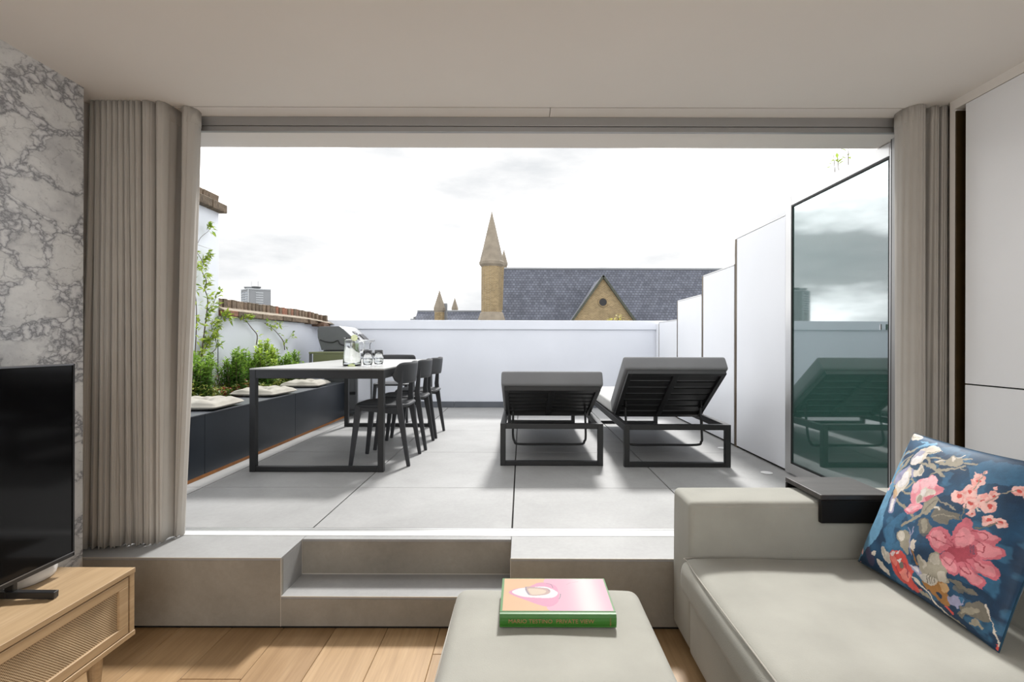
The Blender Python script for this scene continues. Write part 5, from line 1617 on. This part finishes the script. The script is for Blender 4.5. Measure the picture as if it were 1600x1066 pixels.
# ---- sun loungers
def lounger(x, y, w, ang, back_len, lab, hinge=0.545):
    r = empty('sun_lounger', (x, y, TZ), label=lab, cat='sun lounger', group='charcoal sun loungers on the terrace')
    L, H, b = 1.98, 0.318, 0.040
    hw = w / 2
    for yy in (0.0, L - b):
        for s in (-1, 1):
            box('leg', s * hw - (b if s > 0 else 0), s * hw + (b if s < 0 else 0), yy, yy + b, 0.0005, H, 'charcoal', r, 0.002)
        box('end_rail', -hw + b, hw - b, yy, yy + b, H - b, H, 'charcoal', r, 0.002)
        box('foot_rail', -hw + b, hw - b, yy, yy + b, 0.002, 0.034, 'charcoal', r, 0.002)
    for s in (-1, 1):
        box('side_rail', s * hw - (b if s > 0 else 0), s * hw + (b if s < 0 else 0), b, L - b, H - 0.05, H, 'charcoal', r, 0.002)
    k = 0
    yy = hinge + 0.03
    while yy < L - 0.12:
        box('slat', -hw + b, hw - b, yy, yy + 0.06, H - 0.028, H - 0.012, 'charcoal', r, 0.001)
        yy += 0.105
    # backrest, tilted up about the hinge towards the viewer's end
    bk = empty('backrest', (0, hinge, H - 0.012)); bk.parent = r
    bk.rotation_euler = (-ang, 0, 0)
    bw = hw - 0.045
    for s in (-1, 1):
        box('frame_bar', s * bw - 0.016, s * bw + 0.016, -back_len, 0, -0.012, 0.022, 'charcoal', bk, 0.002)
    box('frame_bar', -bw + 0.016, bw - 0.016, -back_len, -back_len + 0.034, -0.012, 0.022, 'charcoal', bk, 0.002)
    box('frame_bar', -bw + 0.016, bw - 0.016, -0.034, 0, -0.012, 0.022, 'charcoal', bk, 0.002)
    box('spine', -0.022, 0.022, -back_len + 0.034, -0.034, -0.012, 0.006, 'charcoal', bk, 0.002)
    ns = 6
    for q in range(ns):
        y0 = -back_len + 0.055 + q * (back_len - 0.10) / ns
        box('slat', -bw + 0.016, bw - 0.016, y0, y0 + 0.064, 0.007, 0.020, 'charcoal', bk, 0.001)
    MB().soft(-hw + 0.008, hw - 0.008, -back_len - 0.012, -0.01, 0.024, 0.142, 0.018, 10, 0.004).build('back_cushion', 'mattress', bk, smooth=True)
    ms = MB().soft(-hw + 0.012, hw - 0.012, hinge + 0.03, L - 0.03, H + 0.001, H + 0.108, 0.022, 12, 0.006).build('seat_cushion', 'mattress_sunlit', r, smooth=True)
    # U-shaped prop hanging under the backrest
    a0 = Vector((0, hinge, H - 0.012)) + Vector((0, -math.cos(ang) * back_len * 0.30, math.sin(ang) * back_len * 0.30))
    zb, yb_ = 0.10, a0.y - 0.06
    xo = bw - 0.045
    pts = [(-xo, a0.y, a0.z - 0.015)]
    pts += [(-xo, a0.y + (yb_ - a0.y) * 0.4, zb + 0.15), (-xo, a0.y + (yb_ - a0.y) * 0.75, zb + 0.07), (-xo + 0.012, yb_, zb + 0.025), (-xo + 0.05, yb_, zb), (0, yb_, zb), (xo - 0.05, yb_, zb), (xo - 0.012, yb_, zb + 0.025),
            (xo, a0.y + (yb_ - a0.y) * 0.75, zb + 0.07), (xo, a0.y, a0.z - 0.015)]
    MB().tube(catmull(pts, 5), 0.0095, 10).build('prop_bar', 'charcoal', r, smooth=True)
    for s in (-1, 1):
        MB().bar((s * xo, a0.y - 0.03, a0.z + 0.005), (s * xo, a0.y + 0.03, a0.z - 0.022), 0.012, 0.05).build('prop_bracket', 'charcoal', r)
    return r
lounger(0.229, 3.64, 0.775, math.radians(25), 0.655, 'left sun lounger with its backrest only slightly raised')
lounger(1.165, 3.605, 0.795, math.radians(37), 0.665, 'right sun lounger beside the fence with the steeper backrest')

# ---- flush floor lights
for gx, gy, lab in ((1.755, 3.46, 'small round flush floor light by the fence, nearer the viewer'), (1.775, 4.27, 'small round flush floor light behind the right lounger')):
    u_ = empty('floor_light', (gx, gy, TZ), label=lab, cat='floor light', group='flush lights along the fence')
    MB().lathe([(0.028, 0.0006), (0.038, 0.0006), (0.040, 0.003), (0.030, 0.004), (0.028, 0.003)], 24).build('ring', 'sill', u_)
    MB().lathe([(0.0279, 0.0006), (0.0279, 0.002), (0.0, 0.002)], 24).build('lens', 'aluminium', u_)

# ---- gas barbecue
bq = empty('gas_barbecue', (0, 0, 0), label='grey gas barbecue with a steel hood against the far left corner', cat='barbecue')
y0, y1 = 5.98, 6.56
hp = [(-2.475, 1.135), (-2.52, 1.29), (-2.525, 1.385), (-2.505, 1.425), (-2.26, 1.432), (-2.215, 1.405), (-2.05, 1.255), (-2.03, 1.235), (-2.05, 1.20), (-2.05, 1.135)]
MB().prism(hp, 'Y', y0 + 0.03, y1 - 0.03).build('hood', 'steel', bq, 0.004)
MB().prism(hp, 'Y', y0, y0 + 0.029).build('hood_end', 'grill_grey', bq, 0.005)
MB().prism(hp, 'Y', y1 - 0.029, y1).build('hood_end', 'grill_grey', bq, 0.005)
MB().bar((-2.093, y0 + 0.36, 1.302), (-2.093, y1 - 0.05, 1.302), 0.11, 0.006, (0.15, 0, 0.165)).build('hood_window', 'tv_body', bq)
# thermometer plate on the slope, handle, firebox, controls
sl_n = Vector((0.15, 0, 0.165)).normalized()
pm = Vector((-2.16, 6.27, 1.355)) + sl_n * 0.004
MB().bar(pm + Vector((0, -0.05, 0)), pm + Vector((0, 0.05, 0)), 0.045, 0.006, sl_n).build('badge', 'grill_grey', bq)
pm2 = pm + Vector((0.035, 0, -0.032)) 
MB().tube(catmull([tuple(pm2 + Vector((0, -0.06, 0.012))), tuple(pm2 + Vector((0.012, 0, -0.004))), tuple(pm2 + Vector((0, 0.06, 0.012)))], 6), 0.004, 6).build('gauge_arc', 'gasket', bq)
MB().tube([(-2.005, y0 + 0.04, 1.262), (-1.985, y0 + 0.04, 1.255), (-1.985, y1 - 0.04, 1.255), (-2.005, y1 - 0.04, 1.262)], 0.012, 10).build('handle', 'steel', bq, smooth=True)
box('handle_bracket', -2.06, -1.99, y0 + 0.05, y0 + 0.07, 1.235, 1.255, 'steel', bq)
box('handle_bracket', -2.06, -1.99, y1 - 0.07, y1 - 0.05, 1.235, 1.255, 'steel', bq)
box('firebox', -2.46, -2.06, y0 + 0.02, y1 - 0.02, 1.00, 1.133, 'grill_grey', bq, 0.006)
box('control_panel', -2.06, -1.99, y0, y1, 1.03, 1.125, 'steel', bq, 0.004)
for k in range(4):
    MB().tube([(-1.99, y0 + 0.1 + 0.125 * k, 1.075), (-1.96, y0 + 0.1 + 0.125 * k, 1.075)], 0.02, 14).build('knob', 'gasket', bq)
box('side_shelf', -2.50, -2.02, y0 - 0.30, y0 - 0.005, 1.095, 1.118, 'steel_plant_reflection', bq, 0.004)
box('side_shelf_apron', -2.45, -2.02, y0 - 0.298, y0 - 0.28, 0.96, 1.094, 'steel_plant_reflection', bq, 0.003)
box('cart_side', -2.44, -2.05, y0 + 0.01, y0 + 0.03, 0.62, 0.998, 'grill_grey', bq, 0.003)
box('cart_side', -2.44, -2.05, y0 + 0.01, y0 + 0.03, 0.40, 0.58, 'grill_grey', bq, 0.003)
box('cart_side', -2.44, -2.05, y1 - 0.03, y1 - 0.01, 0.40, 0.998, 'grill_grey', bq, 0.003)
box('cart_shelf', -2.46, -2.03, y0 + 0.032, y1 - 0.032, 0.38, 0.398, 'grill_grey', bq, 0.003)
box('cart_door', -2.045, -2.03, y0 + 0.035, y1 - 0.035, 0.42, 0.99, 'steel', bq, 0.003)
for xx in (-2.50, -2.045):
    for yy in (y0 - 0.025, y1 - 0.03):
        if yy < 6.2 and xx < -2.4: yy = y0 - 0.29
        box('leg', xx, xx + 0.025, yy, yy + 0.025, TZ + 0.05 if yy > 5.8 else TZ + 0.001, 1.0 if yy > 5.8 else 1.094, 'grill_grey', bq, 0.002)
for xx in (-2.49, -2.035):
    for yy in (y0 - 0.012, y1 - 0.018):
        MB().tube([(xx - 0.012, yy, TZ + 0.026), (xx + 0.012, yy, TZ + 0.026)], 0.026, 16).build('wheel', 'rubber', bq)
MB().tube(catmull([(-2.49, y0 - 0.004, 1.262), (-2.42, y0 - 0.008, 1.24), (-2.33, y0 - 0.008, 1.232), (-2.27, y0 - 0.008, 1.255), (-2.24, y0 - 0.008, 1.21), (-2.16, y0 - 0.008, 1.19)], 6), 0.006, 6).build('gas_hose', 'rubber', bq, smooth=True)
MB().bar((-2.30, y0 - 0.006, 1.225), (-2.30, y0 - 0.006, 1.28), 0.018, 0.012).build('hinge', 'gasket', bq)
MB().bar((-2.45, y0 - 0.004, 1.14), (-2.45, y0 - 0.004, 1.20), 0.03, 0.02).build('hinge', 'gasket', bq)
MB().tube(catmull([(-2.30, y0 + 0.0, 0.70), (-2.20, y0 - 0.012, 0.66), (-2.14, y0 - 0.012, 0.60), (-2.24, y0 - 0.012, 0.56), (-2.12, y0 - 0.012, 0.48)], 6), 0.007, 6).build('gas_hose', 'rubber', bq, smooth=True)
# ================================================================== PLANTS
class Leaves:
    def __init__(self): self.v = []; self.f = []; self.c = []
    def leaf(self, p, d, up, ln, wd, col, droop=0.15):
        p = Vector(p); d = Vector(d).normalized(); up = Vector(up)
        s = d.cross(up)
        if s.length < 1e-4: s = d.orthogonal()
        s.normalize(); n = s.cross(d).normalized()
        b = len(self.v)
        mid = p + d * ln * 0.5 - n * ln * 0.02; tip = p + d * ln - n * ln * droop
        self.v += [tuple(p), tuple(mid + s * wd / 2 + n * wd * 0.16), tuple(tip), tuple(mid - s * wd / 2 + n * wd * 0.16), tuple(mid)]
        self.f += [(b, b + 1, b + 4), (b + 1, b + 2, b + 4), (b + 2, b + 3, b + 4), (b + 3, b, b + 4)]
        self.c += [col] * 5
    def build(self, name, parent=None, **kw):
        me = bpy.data.meshes.new(name)
        me.from_pydata(self.v, [], self.f)
        at = me.color_attributes.new('tint', 'FLOAT_COLOR', 'POINT')
        at.data.foreach_set('color', np.array([tuple(c) + (1.0,) for c in self.c], np.float32).ravel())
        me.materials.append(M['leaf'])
        o = bpy.data.objects.new(name, me); COL.objects.link(o)
        if parent is not None: o.parent = parent
        return meta(o, **kw)
def jit(c, rg, k=0.25):
    f = 1 + rg.uniform(-k, k)
    return tuple(max(0, v_ * f) for v_ in c)
def rdir(rg, a, tilt):
    return (math.cos(a) * math.cos(tilt), math.sin(a) * math.cos(tilt), math.sin(tilt))

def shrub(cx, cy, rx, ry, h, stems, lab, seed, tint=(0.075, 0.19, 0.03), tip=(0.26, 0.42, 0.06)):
    rg = random.Random(seed)
    r = empty('evergreen_shrub', (cx, cy, 0.70), label=lab, cat='shrub', group='evergreen shrubs in the planter')
    lv = Leaves(); st_ = MB()
    for k in range(stems):
        a = rg.uniform(0, 6.283); q = math.sqrt(rg.uniform(0, 1))
        bx, by = rx * q * math.cos(a) * 0.8, ry * q * math.sin(a) * 0.9
        hh = h * rg.uniform(0.62, 1.0) * (1 - 0.15 * q)
        tx, ty = bx * 1.2 + rg.uniform(-.02, .02), by * 1.12 + rg.uniform(-.06, .06)
        st_.tube([(bx * 0.6, by * 0.6, -0.01), ((bx + tx) / 2, (by + ty) / 2, hh * 0.5), (tx, ty, hh)], [0.005, 0.0035, 0.002], 5)
        nw = int(hh / 0.024)
        for w in range(2, nw + 1):
            f = w / nw
            px_, py_, pz_ = bx * 0.8 + (tx - bx * 0.8) * f, by * 0.8 + (ty - by * 0.8) * f, hh * f
            a0 = rg.uniform(0, 6.283)
            for m_ in range(5):
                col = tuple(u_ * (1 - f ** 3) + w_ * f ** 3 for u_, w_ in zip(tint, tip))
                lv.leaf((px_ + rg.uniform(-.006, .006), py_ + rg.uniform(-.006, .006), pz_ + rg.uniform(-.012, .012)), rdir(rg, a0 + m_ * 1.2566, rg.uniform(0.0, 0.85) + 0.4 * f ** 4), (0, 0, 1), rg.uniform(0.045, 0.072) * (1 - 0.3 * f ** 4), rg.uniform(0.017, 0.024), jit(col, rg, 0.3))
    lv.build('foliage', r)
    st_.build('stems', 'twig', r)
    return r
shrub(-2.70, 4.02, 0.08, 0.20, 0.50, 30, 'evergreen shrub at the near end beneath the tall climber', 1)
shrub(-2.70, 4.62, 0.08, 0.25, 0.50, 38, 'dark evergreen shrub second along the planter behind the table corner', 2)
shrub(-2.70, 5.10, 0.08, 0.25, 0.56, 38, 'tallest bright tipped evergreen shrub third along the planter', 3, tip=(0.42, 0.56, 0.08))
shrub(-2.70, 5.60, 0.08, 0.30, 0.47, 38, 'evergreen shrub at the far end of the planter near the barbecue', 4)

# climber on the wall: woody stems in the wall's plane, fresh leaves in tufts
def climber(paths, lab, seed, dens, xoff=-2.855, name='climbing_vine', lf=1.0):
    rg = random.Random(seed)
    r = empty(name, (xoff, paths[0][0][0], 0.70), label=lab, cat='climber', group='climbing plants on the white wall')
    lv = Leaves(); tw = MB(); y0 = paths[0][0][0]
    for (pts, rad, dn) in [(p[0:-2], p[-2], p[-1]) for p in paths]:
        pts3 = [(0.006 + 0.02 * rg.uniform(0, 1), y_ - y0, z_ - 0.70) for (y_, z_) in pts]
        cp = catmull(pts3, 6)
        n = len(cp)
        tw.tube(cp, [rad * (1 - 0.65 * i / (n - 1)) for i in range(n)], 6)
        for i, p in enumerate(cp):
            if rg.random() < dn * dens:
                a0 = rg.uniform(0, 6.283)
                for m_ in range(rg.randint(3, 6)):
                    d = (abs(rg.gauss(0.5, 0.4)), rg.gauss(0, 0.8), rg.gauss(0.35, 0.6))
                    col = jit((0.34, 0.44, 0.055), rg, 0.3) if rg.random() < 0.75 else jit((0.16, 0.27, 0.04), rg, 0.3)
                    q = Vector(p) + Vector((rg.uniform(0, .02), rg.uniform(-.03, .03), rg.uniform(-.03, .03)))
                    lv.leaf(q, d, (rg.uniform(-1, 1), rg.uniform(-1, 1), 1), lf * rg.uniform(0.035, 0.065), lf * rg.uniform(0.016, 0.026), col, 0.25)
    tw.build('stems', 'twig', r, smooth=True)
    if lv.v: lv.build('leaves', r)
    return r
def yz(px, py):        # a point of the white wall's face, given as steps along and up it
    d = 756 * 2.855 / (815 - px)
    return (d, EYE + (535 - py) * d / 756)
def W(*pp_):
    return [yz(*p) for p in pp_]
climber([
    W((309, 585), (313, 540), (318, 500), (320, 470), (316, 452), (318, 440), (314, 425), (314, 412), (303, 396)) + [0.006, 0.55],
    W((300, 580), (303, 520), (302, 475), (298, 440), (300, 400)) + [0.005, 0.5],
    W((314, 412), (320, 402), (324, 398)) + [0.003, 0.7],
    W((306, 384), (312, 372), (321, 362), (322, 356), (320, 350)) + [0.002, 0.12],
    W((303, 383), (310, 385), (320, 389), (327, 390)) + [0.002, 0.05],
    W((318, 500), (330, 480), (334, 462), (338, 458)) + [0.0025, 0.35],
    W((314, 428), (304, 419), (300, 418)) + [0.003, 0.3],
    W((316, 550), (330, 520), (340, 505), (345, 492)) + [0.004, 0.75],
    W((320, 560), (336, 545), (332, 530), (326, 512), (330, 500)) + [0.004, 0.55],
    W((345, 492), (352, 500), (360, 496)) + [0.003, 0.5],
    W((306, 560), (314, 545), (322, 535), (330, 528)) + [0.004, 0.7]],
    'tall slender climber with lime green leaves rising beside the curtain', 5, 1.0)
climber([
    W((399, 540), (398, 525), (392, 514), (382, 504), (376, 500)) + [0.006, 0.25],
    W((376, 500), (366, 497), (352, 497), (345, 499)) + [0.003, 0.25],
    W((376, 500), (384, 497), (388, 498)) + [0.003, 0.8],
    W((376, 505), (400, 503), (420, 507)) + [0.0016, 0.0]],
    'bare arching vine stem with two small leaf tufts on the white wall', 8, 0.8)
climber([
    W((443, 548), (441, 535), (434, 524), (422, 514), (412, 506)) + [0.006, 0.12],
    W((412, 506), (418, 510), (430, 508), (434, 510)) + [0.002, 0.3],
    W((441, 535), (448, 530), (455, 524)) + [0.002, 0.25],
    W((412, 506), (430, 511), (449, 511)) + [0.0016, 0.0]],
    'bare vine stem with few leaves near the far end of the white wall', 9, 0.8)
# a sprig of a plant beyond the fence
rg = random.Random(31)
sg = empty('garden_plant', (2.47, 3.6, 1.2), label='tip of a leafy plant showing above the fence at the door leaf', cat='plant')
lv = Leaves(); tw = MB()
for k in range(3):
    tx, ty = rg.uniform(-.10, .10), rg.uniform(-.1, .1)
    tw.tube([(0, 0, -0.914), (tx * 0.5, ty * 0.5, 0.6), (tx, ty, 1.47)], [0.008, 0.005, 0.002], 5)
    for m_ in range(5):
        lv.leaf((tx, ty, 1.38 + 0.012 * m_), rdir(rg, rg.uniform(0, 6.28), rg.uniform(0, 0.8)), (0, 0, 1), 0.06, 0.024, jit((0.30, 0.40, 0.06), rg))
lv.build('leaves', sg); tw.build('stems', 'twig', sg)
# low ground cover, uncountable
rg = random.Random(17)
lv = Leaves()
for k in range(9000):
    x_, y_ = rg.uniform(-2.835, -2.60), rg.uniform(2.7, 5.95)
    hump = 0.13 + 0.06 * math.sin(y_ * 5.1 + 1.3) * math.sin(x_ * 17 + y_ * 2.2) + 0.04 * (1 if x_ < -2.68 else 0)
    z_ = 0.70 + max(0.03, hump) * rg.uniform(0.35, 1.2)
    pick = rg.random()
    red = math.sin(y_ * 3.1 + 0.6) * math.sin(x_ * 23 + y_) > 0.45
    col = (0.30, 0.06, 0.035) if (red and pick < 0.45) else ((0.40, 0.42, 0.10) if pick < 0.35 else ((0.20, 0.28, 0.05) if pick < 0.75 else (0.08, 0.13, 0.03)))
    lv.leaf((x_, y_, z_), rdir(rg, rg.uniform(0, 6.283), rg.uniform(0.1, 1.0)), (0, 0, 1), rg.uniform(0.026, 0.05), rg.uniform(0.012, 0.020), jit(col, rg, 0.3))
lv.build('ground_cover', None, kind='stuff', label='low mixed green and reddish ground cover filling the planter', cat='ground cover')
# yellow-green shrub top in front of the church gable
rg = random.Random(23)
yp = empty('yellow_shrub', (3.3, 17.0, -2.0), label='yellow-green shrub tip showing above the end wall before the gable', cat='shrub')
lv = Leaves(); tw = MB()
for k in range(26):
    a = rg.uniform(0, 6.283); q = rg.uniform(0.1, 0.6); hh = 4.25 - 0.6 * q + rg.uniform(-.25, .1)
    tx, ty = q * math.cos(a), q * math.sin(a)
    tw.tube([(tx * .1, ty * .1, 0), (tx * .6, ty * .6, hh * 0.6), (tx, ty, hh)], [0.03, 0.02, 0.006], 5)
    for m_ in range(26):
        lv.leaf((tx + rg.gauss(0, .06), ty + rg.gauss(0, .06), hh - rg.uniform(0, .7)), rdir(rg, rg.uniform(0, 6.28), rg.uniform(0, 1)), (0, 0, 1), 0.10, 0.05, jit((0.50, 0.46, 0.10), rg))
lv.build('foliage', yp); tw.build('stems', 'twig', yp)

# ================================================================== BUILDINGS BEYOND
CD = 46.0
def cx_(px, d=CD): return (px - 815) * d / 756
def cz_(py, d=CD): return EYE + (535 - py) * d / 756
ch = empty('church', (0, CD, 0), label='old brick church with a slate roof and stone spires beyond the wall', cat='church')
GZ = -9.0
# nave: long slate roof whose ridge runs across the view
rz_, ez_ = cz_(420, CD + 7), cz_(520)
def nave(xa, xb, zr, ze, ya, dep, nm):
    rf = MB().prism([(ya, ze), (ya, ze - 0.15), (ya + dep, zr - 0.15), (ya + 2 * dep, ze - 0.15), (ya + 2 * dep, ze), (ya + dep, zr)], 'X', xa, xb)
    o = rf.build('roof', 'slate', ch)
    MB().tube([(xa, ya + dep, zr + 0.02), (xb, ya + dep, zr + 0.02)], 0.13, 8).build('ridge_tiles', 'concrete_block', o)
    box('wall', xa + 0.05, xb - 0.05, ya + 0.4, ya + 2 * dep - 0.4, GZ, ze - 0.1, 'stock_brick', ch)
nave(cx_(783, CD), cx_(1290, CD), rz_, cz_(545), 0.6, 6.5, 'nave')
nave(cx_(640, CD + 8), cx_(783, CD), cz_(487, CD + 12), cz_(530, CD + 8), 8.0, 4.0, 'chancel')
# gable with a round window
gx0, gx1, gxm = cx_(894), cx_(992), cx_(942)
gzb, gzt = cz_(502), cz_(433)
slope = (gzt - gzb) / (gxm - gx0)
lowx = 1.6
gp = [(gx0 - lowx, gzb - lowx * slope), (gx1 + lowx, gzb - lowx * slope), (gxm, gzt)]
gw = empty('gable', (0, 0, 0)); gw.parent = ch
wallg = MB()
# gable wall built around the round opening
cxg, czg, rg_ = gxm, cz_(472), 0.34
ring = [(cxg + rg_ * math.cos(2 * math.pi * k / 24), czg + rg_ * math.sin(2 * math.pi * k / 24)) for k in range(24)]
MB().prism(gp, 'Y', 0.02, 0.3).build('gable_wall', 'stock_brick', gw)
box('lower_wall', gx0 - lowx + 0.02, gx1 + lowx - 0.02, 0.02, 0.3, GZ, gzb - lowx * slope, 'stock_brick', gw)
MB().tube([(cxg + (rg_ + 0.09) * math.cos(2 * math.pi * k / 28), 0.0, czg + (rg_ + 0.09) * math.sin(2 * math.pi * k / 28)) for k in range(28)], 0.07, 6, closed=True).build('window_surround', 'stock_brick', gw)
MB().prism(ring, 'Y', -0.03, 0.019).build('round_window', 'gasket', gw)
gr_ = MB()
for sgn, (xa, za) in ((1, gp[0]), (-1, gp[1])):
    MB().bar((xa, -0.12, za + 0.1), (gxm + sgn * 0.03, -0.12, gzt + 0.12), 0.30, 0.20, (0, 0, 1)).build('verge_board', 'verge', gw)
rfg = MB()
for sgn, (xa, za) in ((1, gp[0]), (-1, gp[1])):
    rfg.hexa([(xa, 0.3, za), (gxm, 0.3, gzt), (gxm, 7.0, gzt), (xa, 7.0, za), (xa, 0.3, za + .15), (gxm, 0.3, gzt + .15), (gxm, 7.0, gzt + .15), (xa, 7.0, za + .15)])
rfg.build('gable_roof', 'slate', gw)
# turrets with pointed stone caps
def turret(px, pw, pcap, y_off, z_base, z_eave, z_tip, n=8, moulding=None, name='turret'):
    d = CD + y_off; k = d / 756
    t0 = empty(name, ((px - 815) * k, y_off, 0)); t0.parent = ch
    r_ = pw * k / 2 * 1.04; rc = pcap * k / 2 * 1.04
    ze, zt = cz_(z_eave, d), cz_(z_tip, d)
    MB().lathe([(r_, GZ), (r_, ze)], n).build('shaft', 'stock_brick', t0)
    MB().lathe([(r_, ze - 0.1), (rc, ze + 0.1), (rc * 1.02, ze + 0.35), (rc * 0.97, ze + 0.45)], n).build('cornice', 'stone_spire', t0)
    MB().lathe([(rc * 0.96, ze + 0.45), (rc * 0.45, ze + 0.45 + (zt - ze - 0.45) * 0.55), (0.02, zt)], n).build('spire', 'stone_spire', t0)
    if moulding:
        za, zb = cz_(moulding[1], d), cz_(moulding[0], d)
        MB().lathe([(r_ * 1.32, za - 3), (r_ * 1.32, za), (r_ * 1.12, zb - 0.1), (r_, zb)], n).build('base_moulding', 'stone_spire', t0)
    return t0
turret(768, 31, 37, -1.2, 498, 416, 331, 8, (488, 500))
turret(787, 9, 11, 14.0, 500, 416, 390, 8)
turret(686.5, 15, 17.5, 6.0, 500, 487, 454, 8)
turret(710.5, 8, 9.5, 22.0, 500, 486, 466, 8)
box('chimney', cx_(694, CD + 7), cx_(699, CD + 7), 6.5, 7.0, GZ, cz_(475, CD + 7), 'concrete_block', ch)

# tower block far to the left
TD = 240.0; k_ = TD / 756
def tx_(px): return (px - 815) * k_
def tzz(py): return EYE + (535 - py) * k_
tw_b = empty('tower_block', (tx_(387.5), TD, 0), label='grey concrete tower block on the horizon beyond the brick coping', cat='building')
zt = tzz(453)
# two visible faces meet at a front corner
wl_, wr_ = tx_(387.5) - tx_(366), tx_(415) - tx_(387.5)
cl = Vector((-wl_, 6.0, 0)); cr = Vector((wr_, 5.0, 0))
foot = [Vector((0, 0, 0)), cr, cr + cl, cl]
def face(o, e, a, b, z0, z1, thick, nm, mat):
    n = Vector((e.y, -e.x, 0)).normalized()
    if n.y > 0: n = -n
    p0, p1 = o + e * a, o + e * b
    mb = MB()
    mb.hexa([(p0.x, p0.y, z0), (p1.x, p1.y, z0), (p1.x + n.x * thick, p1.y + n.y * thick, z0), (p0.x + n.x * thick, p0.y + n.y * thick, z0),
             (p0.x, p0.y, z1), (p1.x, p1.y, z1), (p1.x + n.x * thick, p1.y + n.y * thick, z1), (p0.x + n.x * thick, p0.y + n.y * thick, z1)])
    return mb.build(nm, mat, tw_b)
MB().prism([(p.x, p.y) for p in foot], 'Z', GZ, zt).build('core', 'concrete_block', tw_b)
O0 = Vector((0, 0, 0))
face(O0, cr, -0.02, 0.03, GZ, zt + 0.4, 0.35, 'corner_pier', 'concrete_pale')
face(O0, cl, 0.92, 1.0, GZ, zt, 0.3, 'corner_pier', 'concrete_pale')
face(O0, cr, 0.0, 1.0, zt - 0.1, zt + 0.5, 0.3, 'parapet', 'concrete_pale')
face(O0, cl, 0.0, 1.0, zt - 0.1, zt + 0.5, 0.3, 'parapet', 'concrete_pale')
z = zt - 1.3
while z > tzz(486):
    face(O0, cl, 0.06, 0.44, z - 0.55, z, 0.15, 'window', 'tower_glass')
    face(O0, cl, 0.54, 0.90, z - 0.55, z, 0.15, 'window', 'tower_glass')
    face(O0, cl, 0.03, 0.92, z - 0.95, z - 0.60, 0.25, 'spandrel', 'concrete_pale')
    face(O0, cr, 0.34, 0.66, z - 0.55, z - 0.05, 0.15, 'window', 'concrete_pale')
    z -= 1.18
mb = MB(); cc = (foot[0] + foot[2]) / 2
box('plant_room', -2.6, 1.2, cc.y - 2, cc.y + 2, zt, zt + 1.1, 'concrete_block', tw_b)
MB().lathe([(2.0, 0), (2.4, 0.4), (2.4, 0.7)], 12, (-2.6, cc.y, zt + 0.9)).build('roof_dish', 'concrete_block', tw_b)
MB().lathe([(1.8, 0), (2.2, 0.4), (2.2, 0.8)], 12, (1.6, cc.y - 1, zt + 0.9)).build('roof_dish', 'grill_grey', tw_b)
MB().tube([(1.9, cc.y, zt), (1.9, cc.y, zt + 4.5)], 0.08, 5).build('mast', 'grill_grey', tw_b)
MB().tube([(-1.4, cc.y, zt), (-1.4, cc.y, zt + 4.5)], 0.05, 5).build('mast', 'grill_grey', tw_b)
# low roofs on the skyline
FD = 200.0; kf = FD / 756
fb = empty('distant_rooftop', ((653 - 815) * kf, FD, 0), label='small grey rooftop plant block on the skyline above the end wall', cat='building')
zf = lambda py: EYE + (535 - py) * kf
box('block', -3.2, 3.2, 0, 6, GZ, zf(498.5), 'concrete_block', fb)
box('upper_block', -2.0, 1.6, 0.5, 5, zf(498.5), zf(495.5), 'grill_grey', fb)
box('vent_house', -1.4, 1.0, 1, 4, zf(495.5), zf(494.2), 'concrete_pale', fb)
